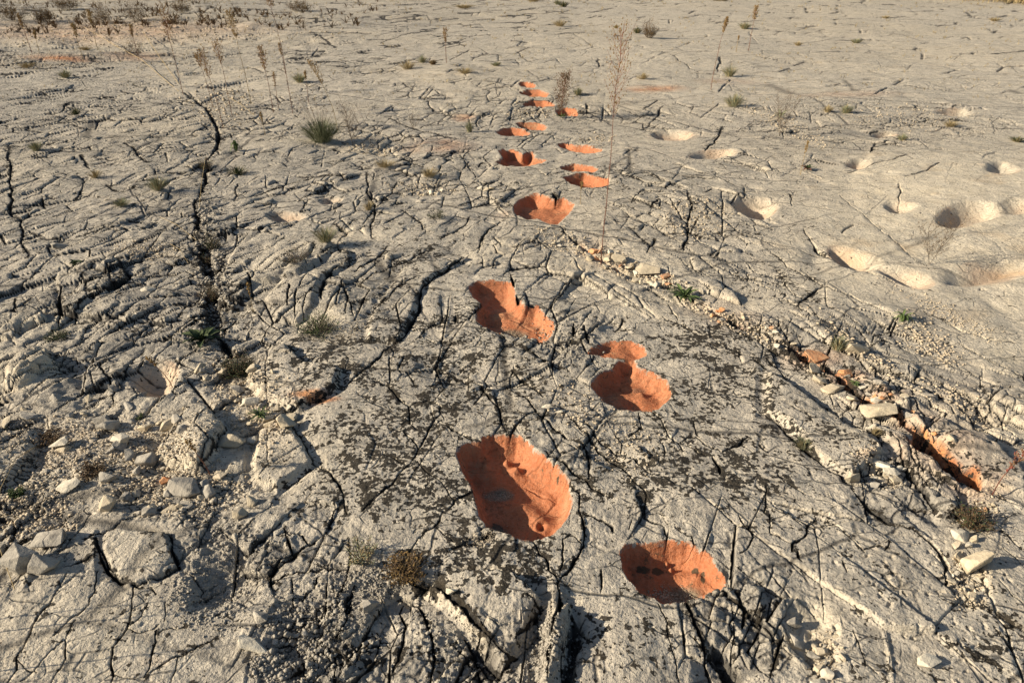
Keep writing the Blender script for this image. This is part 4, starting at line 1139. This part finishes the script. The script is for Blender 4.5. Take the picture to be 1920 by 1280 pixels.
# ---------------------------------------------------------------- plants
def wavy(base, h, lean=(0, 0), n=9, w_=.012):
    pts = []; ox = oy = 0
    for i in range(n + 1):
        t = i / n; ox += U(-w_, w_) * h; oy += U(-w_, w_) * h
        pts.append(Vector(base) + Vector((lean[0] * t * t * h + ox * t, lean[1] * t * t * h + oy * t, h * t)))
    return pts
def weed(px, py, hpx, label, head=.35, spread=.10, red=True, lean=None, leafy=1.0, green_base=False, group='dry upright weeds', dense=1.0, seedm=None):
    z = g2(px, py)[2]; h = hpx * z / F / math.sqrt(max(.3, 1 - (SP * .35) ** 2)) * 1.04
    if lean is None: lean = (U(-.06, .06), U(-.06, .06))
    t = thing('dry_weed', label, 'weed', at(px, py), group)
    lod = 1.1 if hpx > 200 else .9 if hpx > 90 else .7
    r = max(.0016, .0019 * h ** .5, .42 * z / F)
    pts = wavy((0, 0, -.01), h, lean, 10)
    s = MB(); s.tube(pts, r * 1.25, r * .5, 5); st = s.build('stem', M_STEM if red else M_STRAW, t)
    def P(u):
        u = min(max(u, 0), .999) * (len(pts) - 1); i = int(u); return pts[i].lerp(pts[i + 1], u - i)
    l = MB()
    for k in range(int(h * 110 * leafy * lod) + 4):
        u = U(.02, .95) ** 1.1; a = U(0, 6.28); L_ = U(.008, .03) * (1.15 - u) * (1 if h > .5 else .8)
        b = P(u); l.blade(b, b + Vector((math.cos(a) * L_, math.sin(a) * L_, U(-.6, .9) * L_)), max(.0022, z / F * .8), .3)
    if l.v: l.build('leaves', M_DRYLEAF if red else M_STRAW, t)['kind'] = 'stuff'
    b_ = MB(); sd = MB(); nb = int(26 * dense * lod * (h / .6) ** .5) + 5
    for k in range(nb):
        u = 1 - head * (k + .5) / nb; base = P(u); a = k * 2.4 + U(-.4, .4)
        L_ = spread * h * (.35 + .9 * math.sin(math.pi * min(1, (1 - u) / head * .8 + .12))) * U(.6, 1.1)
        tip = base + Vector((math.cos(a) * L_ * .6, math.sin(a) * L_ * .6, L_ * .95)); midp = base.lerp(tip, .5) + Vector((math.cos(a), math.sin(a), 0)) * L_ * .08
        b_.tube([base, midp, tip], r * .45, r * .3, 3)
        for q in range(max(3, int(9 * lod * dense))):
            v_ = U(.3, 1.05); c = base.lerp(tip, v_) + Vector((U(-1, 1), U(-1, 1), U(-.3, 1))) * L_ * .22
            sd.bud(c, max(U(.0025, .005), U(.7, 1.1) * z / F))
    b_.build('branches', M_STEM if red else M_STRAW, t); sh = sd.build('seed_head', seedm or M_SEED, t)
    if green_base:
        g = MB()
        for k in range(26):
            a = U(0, 6.28); L_ = U(.04, .09); g.blade((0, 0, .005), (math.cos(a) * L_, math.sin(a) * L_, U(.01, .05)), .012, .5)
        g.build('base_leaves', M_GREEN, t)
    return t
def tuft(px, py, wpx, hpx, label, m, n=90, wid=.003, cat='grass tuft', name='grass_tuft', group=None, flop=1.0, flowers=None, m2=None):
    z = g2(px, py)[2]; R = wpx * z / F * .5; h = hpx * z / F * 1.05
    t = thing(name, label, cat, at(px, py), group)
    wid = max(wid, .75 * z / F)
    for part, mm, nn in (('blades', m, n), ('dry_blades', m2, n // 3)):
        if mm is None: continue
        b = MB()
        for k in range(nn):
            a = U(0, 6.28); q = math.sqrt(random.random()); bs = Vector((math.cos(a) * R * q * .35, math.sin(a) * R * q * .35, -.004))
            hh = h * U(.55, 1.05) * (1.1 - .45 * q); b.blade(bs, bs + Vector((math.cos(a) * R * q * .75 * flop + U(-.2, .2) * R, math.sin(a) * R * q * .75 * flop + U(-.2, .2) * R, hh)), wid, .3)
        b.build(part, mm, t)['kind'] = 'stuff'
    if flowers:
        s = MB(); f = MB()
        for k in range(flowers):
            a = U(0, 6.28); q = U(.2, 1.1); tip = Vector((math.cos(a) * R * q, math.sin(a) * R * q * .8, h * U(1.0, 1.7)))
            s.tube([Vector((0, 0, 0)), tip * .5 + Vector((0, 0, .1 * h)), tip], .0012, .0009, 3)
            for j in range(4): f.bud(tip + Vector((U(-1, 1), U(-1, 1), U(-1, 1))) * .006, U(.003, .006))
        s.build('flower_stalks', M_TWIG, t); f.build('seed_heads', M_DRYLEAF, t)
    return t
def rosette(px, py, wpx, hpx, label, m, n=26, cat='leafy weed', lw=.2, m2=None):
    z = g2(px, py)[2]; R = wpx * z / F * .5; h = hpx * z / F
    t = thing('leaf_rosette', label, cat, at(px, py))
    protos_ = []
    for j in range(3):
        b = MB(); L_ = R
        base = Vector((0, 0, 0)); n_ = 5; v0 = len(b.v)
        for i in range(n_ + 1):
            u = i / n_; w_ = lw * L_ * (math.sin(math.pi * (u * .85 + .12)) ** .8) * (.5 if i in (0, n_) else 1)
            x_ = L_ * u; zz = h * .9 * (u * 1.2 - u * u * (.9 + .2 * j)) + .004
            b.v += [Vector((x_, -w_, zz + w_ * .3)), Vector((x_, 0, zz)), Vector((x_, w_, zz + w_ * .3))]
        for i in range(n_):
            a = i * 3; b.f += [(a, a + 1, a + 4, a + 3), (a + 1, a + 2, a + 5, a + 4)]
        me = bpy.data.meshes.new('leaf'); me.from_pydata([tuple(v) for v in b.v], [], b.f); me.materials.append(m if j < 2 or m2 is None else m2); me.update(); protos_.append(me)
    for k in range(n):
        o = bpy.data.objects.new('leaf', protos_[k % 3]); COL.objects.link(o); o.parent = t; s = U(.55, 1.05) if k > n / 3 else U(.4, .6)
        o.rotation_euler = (U(-.3, .3), -U(.0, .5) if k > n / 3 else -U(.6, 1.1), k * 2.4 + U(-.3, .3)); o.scale = (s, s, s)
    return t
def cushion(px, py, wpx, hpx, label, m, n=900, name='cushion_shrub', cat='shrub', twigs=True, leaf=.007, m2=None):
    """low bushy plant: a spray of twigs carrying many small leaves"""
    z = g2(px, py)[2]; R = wpx * z / F * .5; h = hpx * z / F * .9
    t = thing(name, label, cat, at(px, py)); tw = MB(); lf = MB(); l2 = MB(); leaf = max(leaf, 2.1 * z / F)
    nt_ = max(12, n // 16)
    for k in range(nt_):
        a = U(0, 6.28); q = math.sqrt(random.random()); tip = Vector((math.cos(a) * R * q, math.sin(a) * R * q, h * U(.35, 1) * (1.05 - .6 * q * q)))
        bs = Vector((math.cos(a) * R * q * .3, math.sin(a) * R * q * .3, -.005)); md = bs.lerp(tip, .5) + Vector((U(-1, 1), U(-1, 1), .2)) * R * .12
        tw.tube([bs, md, tip], .0016, .0009, 3)
        for j in range(n // nt_):
            u = U(.25, 1.05); c = bs.lerp(tip, u) + Vector((U(-1, 1), U(-1, 1), U(-.6, .8))) * R * .13; aa = U(0, 6.28); e = U(-.3, 1)
            (l2 if (m2 and random.random() < .35) else lf).blade(c, c + Vector((math.cos(aa), math.sin(aa), e)) * leaf, leaf * .45, .3)
    tw.build('twigs', M_TWIG, t)
    lf.build('foliage', m, t)['kind'] = 'stuff'
    if m2 and l2.v: l2.build('dry_foliage', m2, t)['kind'] = 'stuff'
    return t
def twiggy(px, py, wpx, hpx, label, buds=True, m=None, group=None, dens=1.0, lean=(0, 0)):
    z = g2(px, py)[2]; R = wpx * z / F * .5; h = hpx * z / F * 1.05
    t = thing('twiggy_shrub', label, 'dry shrub', at(px, py), group); s = MB(); b = MB(); r = max(.0014, .38 * z / F)
    def branch(p, d, L_, lv, rr):
        n = 4; pts = [p]; q = Vector(d)
        for i in range(n):
            q = (q + Vector((U(-1, 1), U(-1, 1), U(-.3, .6))) * .16).normalized(); pts.append(pts[-1] + q * L_ / n)
        s.tube(pts, rr, rr * .6, 3)
        if lv == 0:
            if buds: b.bud(pts[-1], max(.003, .6 * z / F)); 
            return
        for i in range(1, n + 1):
            for j in range(2 if random.random() < dens else 1):
                a = U(0, 6.28); e = U(.2, .9); dd = (q * .5 + Vector((math.cos(a), math.sin(a), e)) * .75).normalized()
                branch(pts[i], dd, L_ * U(.35, .55), lv - 1, rr * .6)
    for k in range(4):
        a = k * 1.57 + U(-.4, .4); branch(Vector((0, 0, -.004)), Vector((math.cos(a) * .5 * R / h + lean[0], math.sin(a) * .5 * R / h + lean[1], 1)).normalized(), h * U(.7, .85), 2 if hpx > 45 else 1, r)
    s.build('branches', m or M_TWIG, t)
    if b.v: b.build('buds', M_DRYLEAF, t)
    return t

weed(1127, 492, 378, 'tallest dry weed with reddish stem and feathery straw top, beside the footprints', head=.33, spread=.09, lean=(.05, .03), dense=.85)
weed(548, 207, 210, 'tall dry weed whose feathery top touches the top edge of the photo, left', head=.20, spread=.09, lean=(-.06, 0))
weed(1333, 168, 115, 'single thin dry weed right of the trail near the pale ledge', head=.2, spread=.05, lean=(.12, .02))
weed(1052, 213, 68, 'dense bushy brown weed with green leaves at its foot beside an orange footprint', head=.9, spread=.3, green_base=True, dense=3.0, seedm=M_DRYLEAF)
for px, py, hp, lab, ln_ in [
 (470, 190, 148, 'dry weed with broad golden top, left of the tallest one on the left', (-.05, 0)),
 (435, 215, 120, 'dry weed of middle height with drooping top above the broken gully', (-.02, 0)),
 (418, 238, 128, 'dry weed with narrow pale top, leftmost in the gully group', (-.06, 0)),
 (398, 196, 86, 'short dry weed leaning left above the dark gully', (-.15, 0)),
 (512, 206, 104, 'dry weed with reddish top just left of the tallest left weed', (-.04, 0)),
 (522, 200, 62, 'short straw weed between two taller ones behind the grey shrub', (0, 0)),
 (578, 186, 52, 'short yellowish weed just right of the tallest left weed', (0, 0)),
 (632, 236, 112, 'leaning dry weed with yellow top above the grey green shrub', (-.3, 0)),
 (497, 252, 40, 'short bare red stem on pale rock left of the grey green shrub', (0, 0)),
 (343, 176, 140, 'thin dry weed with almost bare stem above the green patch', (.03, 0)),
 (157, 116, 62, 'golden dry weed on the orange stained ledge at the upper left', (-.06, 0)),
 (62, 106, 62, 'yellow dry weed at the far upper left', (-.05, 0)),
 (75, 102, 34, 'short dry weed right of a taller yellow one at the far upper left', (.03, 0)),
 (182, 90, 62, 'yellow green dry weed on bare stony ground at the upper left', (0, 0)),
 (260, 112, 58, 'yellow topped weed in the brushy patch at the upper left', (0, 0)),
 (837, 119, 55, 'thin pale weed alone on the flat rock in the upper middle', (0, 0)),
 (1403, 98, 70, 'thin wispy weed on the flat rock right of the upper middle', (.05, 0)),
 (1088, 386, 40, 'tiny yellow weed just below the footprint crossed by the weed stem', (0, 0)),
 (324, 727, 66, 'yellow green stalk leaning left across the sandy hollow', (-.45, 0)),
 (395, 893, 80, 'small rusty weed in front of the cracked boulder', (-.35, 0)),
 (474, 580, 62, 'thin straw stalk beside the dark gully at the left', (0, 0)),
 (1500, 330, 60, 'wispy dry weed beside the reddish plant in the right gully', (.05, 0)),
 (1380, 100, 26, 'small wispy stalk beside a grey tuft on the flat rock', (.05, 0)),
 (535, 136, 50, 'dark dry weed behind the group of golden weeds', (-.1, 0)),
 ]:
    weed(px, py, hp, lab, head=U(.22, .42), spread=U(.07, .12), lean=ln_, red=random.random() < .6, leafy=1.2, dense=U(.8, 1.1))
weed(1861, 926, 110, 'red stemmed weed leaning right at the right edge beside the gully', head=.5, spread=.10, lean=(.42, .1), seedm=M_REDLEAF, leafy=1.6)
twiggy(1742, 497, 92, 84, 'leafless twiggy shrub casting a branching shadow on smooth cream rock')
twiggy(1462, 255, 60, 66, 'brown twiggy shrub at the head of the right gully')
twiggy(660, 262, 90, 72, 'dead twiggy shrub right of the grey green shrub', dens=.8)
twiggy(775, 235, 40, 30, 'small dead twigs on flat rock right of the dead shrub')
for px, py, w_, h_, lab in [(195, 36, 46, 42, 'brown brushy shrub at the upper left, third from the left'), (28, 36, 50, 40, 'brown brushy shrub in the top left corner'),
                            (125, 16, 40, 26, 'brown shrub at the top edge between two larger ones at the left'), (255, 36, 44, 44, 'two stemmed brown shrub at the top edge left of centre'),
                            (340, 19, 34, 26, 'dark brown shrub at the top edge above the stony ground'), (85, 34, 34, 30, 'dark brown shrub second from the left at the top'),
                            (560, 12, 40, 20, 'low brown shrub at the top edge right of the tall weed'), (1218, 68, 24, 34, 'small upright brown shrub on the flat rock in the upper middle')]:
    cushion(px, py + 4, w_ * 1.3, h_ * 1.35, lab, M_DRYLEAF, n=1100, name='brown_shrub', cat='shrub', m2=M_SEED)
tuft(603, 258, 92, 48, 'rounded grey green shrub with dry flower stalks on pale rock', M_GREYGREEN, 420, .0035, 'shrub', 'grey_green_shrub', flowers=26, m2=M_DKGREEN)
for px, py, w_, h_, m, lab in [
 (125, 151, 32, 16, M_GREYGREEN, 'grey green tuft at the upper left beyond the dark tuft'), (143, 218, 26, 16, M_DKGREEN, 'small dark green tuft on layered rock at the upper left'),
 (562, 151, 36, 20, M_GREYGREEN, 'grey green tuft beside the stem of the tallest left weed'), (764, 130, 40, 18, M_DRYGRASS, 'yellow green tuft on a crack in the upper middle'),
 (792, 116, 26, 16, M_GREYGREEN, 'small green tuft behind the yellow green one in the upper middle'), (812, 124, 24, 10, M_DRYLEAF, 'brownish tuft right of the green ones in the upper middle'),
 (612, 462, 58, 32, M_GREYGREEN, 'grey green tuft on cracked rock left of the trail'), (1376, 200, 50, 26, M_GREYGREEN, 'grey green tuft near the base of the right gully head'),
 (1368, 139, 34, 24, M_GREYGREEN, 'pale grey tuft on flat rock right of the thin single weed'), (1396, 54, 34, 13, M_GREYGREEN, 'grey green tuft on flat rock near the top right of centre'),
 (1607, 74, 26, 10, M_GREYGREEN, 'small green tuft alone on the flat rock at the upper right'), (1497, 82, 22, 9, M_DRYGRASS, 'straw tuft on a crack at the upper right'),
 (1050, 50, 34, 14, M_DRYGRASS, 'dry tuft on the long crack in the upper middle'), (1056, 18, 26, 12, M_DKGREEN, 'green tuft at the far end of the long crack'), (1045, 12, 18, 10, M_GREYGREEN, 'pale tuft at the top edge above the long crack'),
 (1195, 62, 24, 12, M_DKGREEN, 'dark tuft left of the small upright brown shrub'), (1155, 52, 14, 6, M_GREEN, 'tiny green tuft on flat rock in the upper middle'),
 (1205, 150, 30, 14, M_DRYGRASS, 'dry tuft below the low pale swell of rock'), (1084, 177, 24, 18, M_GREYGREEN, 'grey tuft right of the bushy brown weed'),
 (930, 124, 26, 9, M_GREYGREEN, 'low green tuft in the upper middle left of the trail'), (872, 142, 44, 12, M_DRYGRASS, 'dry tuft over a hollow in the upper middle'),
 (1585, 216, 34, 18, M_GREYGREEN, 'grey green tuft on rubble right of the right gully head'), (1550, 215, 26, 16, M_DRYGRASS, 'straw tuft on rubble right of the right gully head'),
 (296, 355, 52, 30, M_GREYGREEN, 'grey green tuft among layered slabs at the left'), (180, 335, 34, 18, M_DRYGRASS, 'dry tuft among layered slabs at the left'), (445, 322, 46, 20, M_DKGREEN, 'dark tuft at a crack right of the left gully'),
 (228, 385, 40, 16, M_GREYGREEN, 'low grey tuft between broken slabs at the left'), (72, 292, 36, 20, M_GREYGREEN, 'dark grey tuft beside a hollow at the far left'),
 (1690, 268, 26, 14, M_GREYGREEN, 'tuft at the end of the rubble patch on the right'), (1780, 240, 34, 14, M_DRYGRASS, 'straw tuft on the pale rubble at the right'), (1905, 268, 34, 12, M_DKGREEN, 'dark tuft with orange soil at the right edge'),
 (880, 237, 22, 24, M_GREYGREEN, 'thin pale tuft left of the footprints'), (1570, 655, 40, 34, M_GREYGREEN, 'grey green tuft growing out of the orange gully'), (722, 310, 50, 16, M_DRYGRASS, 'dry tuft below the pale rubble ledge left of the trail'),
 (805, 330, 46, 20, M_DRYGRASS, 'dry tuft on the rubble line left of the trail'), (692, 392, 26, 22, M_DRYGRASS, 'straw tuft on the long crack left of the trail'), (1508, 836, 40, 22, M_GREYGREEN, 'small tuft with dry stalks in the second gully at the right'),
 (1640, 818, 22, 22, M_DRYGRASS, 'dry tuft between the two gullies at the right'), (870, 20, 50, 8, M_DRYGRASS, 'low dry tuft at the top edge in the middle'), (1000, 4, 40, 8, M_DRYGRASS, 'low dry tuft at the top edge right of the middle'),
 (160, 90, 30, 8, M_DRYGRASS, 'low dry tuft on stony ground at the upper left'), (52, 130, 40, 12, M_DRYGRASS, 'dry tuft at the far left below the yellow weeds'), (1350, 8, 60, 8, M_DRYGRASS, 'low dry tuft at the top edge near the right gully line'),
 (1660, 36 , 20, 6, M_DRYGRASS, 'tiny dry tuft on the flat rock at the far upper right'), (1865, 40, 26, 8, M_DRYGRASS, 'small straw tuft below the dry grass verge')]:
    tuft(px, py, w_, h_, lab, m, int(40 + w_ * 2.2), .0028, m2=M_DRYGRASS if m is not M_DRYGRASS else None)
rosette(1284, 556, 84, 34, 'bright green rosette of pointed leaves beside the gully', M_GREEN, 34, lw=.09, m2=M_DKGREEN)
rosette(378, 640, 96, 26, 'broad leaved dark green plant in the gully at the left', M_DKGREEN, 20, lw=.17)
rosette(487, 778, 52, 34, 'grassy green rosette beside the egg shaped beige stone', M_GREEN, 40, lw=.06, m2=M_DKGREEN)
rosette(1690, 608, 48, 46, 'small leafy green plant growing from a crack at the right', M_GREEN, 44, lw=.07)
rosette(443, 282, 26, 56, 'upright green leafy weed in the left gully', M_GREEN, 26, lw=.14)
rosette(1513, 322, 40, 14, 'small green and red plant in the right gully', M_DKGREEN, 26, lw=.12, m2=M_REDLEAF)
rosette(1603, 722, 26, 16, 'small green plant inside the orange gully', M_GREEN, 24, lw=.14)
rosette(141, 496, 34, 14, 'small dark green leafy plant between slabs at the left', M_DKGREEN, 22, lw=.2)
rosette(1462, 222, 40, 30, 'green leafed sprout inside the brown twiggy shrub', M_GREYGREEN, 26, lw=.09)
cushion(446, 690, 76, 46, 'dark green cushion plant on the rubble left of the trail', M_DKGREEN, 1500, m2=M_DRYLEAF)
cushion(600, 622, 84, 44, 'dark green low shrub on sand below the curved cracked slabs', M_DKGREEN, 1300, m2=M_GREEN)
cushion(400, 462, 40, 40, 'dark brown cushion plant in the upper bend of the left gully', M_DKGREEN, 700, m2=M_DRYLEAF)
cushion(384, 478, 34, 26, 'brown dry cushion plant just below the dark one in the left gully', M_DRYLEAF, 500, m2=M_DKGREEN)
cushion(392, 545, 54, 44, 'black brown cushion plant in deep shade of the left gully', M_DRYLEAF, 900, m2=M_DKGREEN)
cushion(385, 312, 46, 28, 'dark brown dry plant at the top of the left gully', M_DRYLEAF, 500, m2=M_DKGREEN)
cushion(556, 500, 70, 26, 'brown and green low plant below the pale slab left of centre', M_DRYLEAF, 600, m2=M_DKGREEN)
cushion(105, 628, 50, 16, 'dark green mossy plant beside the cream ledge at the left', M_DKGREEN, 600)
cushion(30, 924, 36, 24, 'small bright green cushion at the left edge', M_GREEN, 500, m2=M_DKGREEN)
cushion(12, 795, 30, 14, 'dark green moss at the left edge', M_DKGREEN, 300)
cushion(262, 777, 18, 10, 'tiny green moss on the gravel at the left', M_DKGREEN, 200)
cushion(90, 815, 66, 16, 'dark dry crust of twigs on gravel beside the white faceted stone', M_DRYLEAF, 700)
cushion(175, 885, 60, 30, 'dark dry plant on gravel above the flat white stone', M_DRYLEAF, 600)
cushion(760, 1075, 90, 40, 'brown dry mat of stems and roots below the pale herb', M_DRYLEAF, 1300, m2=M_SEED)
cushion(680, 1048, 70, 66, 'pale grey herb with upright thin twigs near the bottom', M_GREYGREEN, 700, leaf=.006, m2=M_STRAW)
cushion(1822, 978, 76, 46, 'dark leafy weed with dry stalks at the end of the orange gully', M_DRYLEAF, 900, m2=M_DKGREEN)
cushion(250, 103, 46, 40, 'reddish brown brushy plant on stony ground at the upper left', M_DRYLEAF, 500, m2=M_SEED)
cushion(820, 410, 40, 18, 'small dark green plant on the rubble line left of the trail', M_DKGREEN, 350)

# bent dry stalks lying across the rock
def stalk(pts, label):
    P = [at(*p[:2]) + Vector((0, 0, p[2])) for p in pts]; c = P[0]
    z = g2(*pts[0][:2])[2]; s = MB(); s.tube([p - c for p in P], max(.0012, .4 * z / F), max(.0008, .3 * z / F), 4)
    o = s.build('dry_stalk', M_STRAW); o.location = c; o['label'] = label; o['category'] = 'stalk'; o['group'] = 'dry stalks bent over the rock'
stalk([(28, 1105, 0), (14, 1060, .05), (5, 1020, .09), (18, 985, .05), (30, 965, .0)], 'pale bent stalk before the rounded boulder at the left edge')
stalk([(70, 825, 0), (40, 880, .06), (10, 930, .05), (-20, 990, 0)], 'long thin stalk arching over the gravel at the left edge')
stalk([(392, 330, .16), (380, 360, .10), (375, 390, .03), (373, 410, 0)], 'pale stalk leaning across the left gully')
stalk([(300, 408, .02), (335, 435, .05), (370, 456, .02)], 'pale straight stalk left of the brown cushion plants')
stalk([(318, 455, 0), (340, 480, .04), (352, 490, .01)], 'short pale stalk below the brown cushion plants')
stalk([(430, 178, 0), (455, 198, .03), (478, 215, .0)], 'white dead stalk lying below the gully group of weeds')
stalk([(270, 68, .1), (300, 115, .12), (335, 155, .0)], 'thin curved stalk on the pale rock at the upper left')
stalk([(160, 60, .15), (215, 90, .1), (265, 115, .05), (335, 170, .0)], 'long arching brown stalk above the layered rock at the upper left')
# weeds just outside the frame whose shadows fall across the foreground slabs
for px, py, hp in [(-70, 1190, 300), (-120, 1110, 260), (-60, 1265, 330), (-160, 1175, 320)]:
    weed(px, py, hp, 'dry weed beyond the left edge whose shadow streaks the foreground slabs', head=.4, spread=.12, group='weeds beyond the left edge', dense=.5)
# dry grass verge and the pale track behind it, top right
v = MB()
for k in range(5200):
    u = random.random(); px = 1735 + 420 * u; py = -2 + 24 * u * u ** .2 + random.gauss(0, 2.2)
    b = at(px, py); hh = U(.12, .42); v.blade(b, b + Vector((U(-.2, .25), U(-.2, .2), hh)), .03, .3)
vo = v.build('dry_grass_verge', M_DRYGRASS); vo['kind'] = 'stuff'; vo['label'] = 'strip of tall dry grass edging the rock at the top right'
v = MB()
for k in range(1300):
    px = U(-60, 720); py = random.choice((26, 34, 42, 8, 52)) + random.gauss(0, 5) + (px - 300) * -.006
    if px > 450 and random.random() < .6: continue
    if perlin(np.array([px / 34.0]), np.array([py / 9.0]), 15)[0] < 0: continue
    b = at(px, max(py, 0)); s_ = U(.06, .2)
    for j in range(7): v.blade(b, b + Vector((U(-1, 1) * s_, U(-1, 1) * s_, s_ * U(.3, 1.2))), s_ * .14, .3)
vo = v.build('dry_scrub', M_DRYLEAF); vo['kind'] = 'stuff'; vo['label'] = 'low brown scrub over the stony ground at the upper left'
# scattered tiny dry sprigs over the far ground
v = MB()
for k in range(2600):
    px = U(-100, 2000); py = 4 + 190 * random.random() ** 1.5
    if perlin(np.array([px / 60.0]), np.array([py / 14.0]), 5)[0] < .12: continue
    b = at(px, py); s_ = max(.03, g2(px, py)[2] * .004)
    for j in range(5): v.blade(b, b + Vector((U(-1, 1) * s_, U(-1, 1) * s_, s_ * U(.4, 1.1))), s_ * .12, .3)
vo = v.build('dry_sprigs', M_DRYGRASS); vo['kind'] = 'stuff'; vo['label'] = 'tiny dry sprigs rooted in the joints of the far rock'
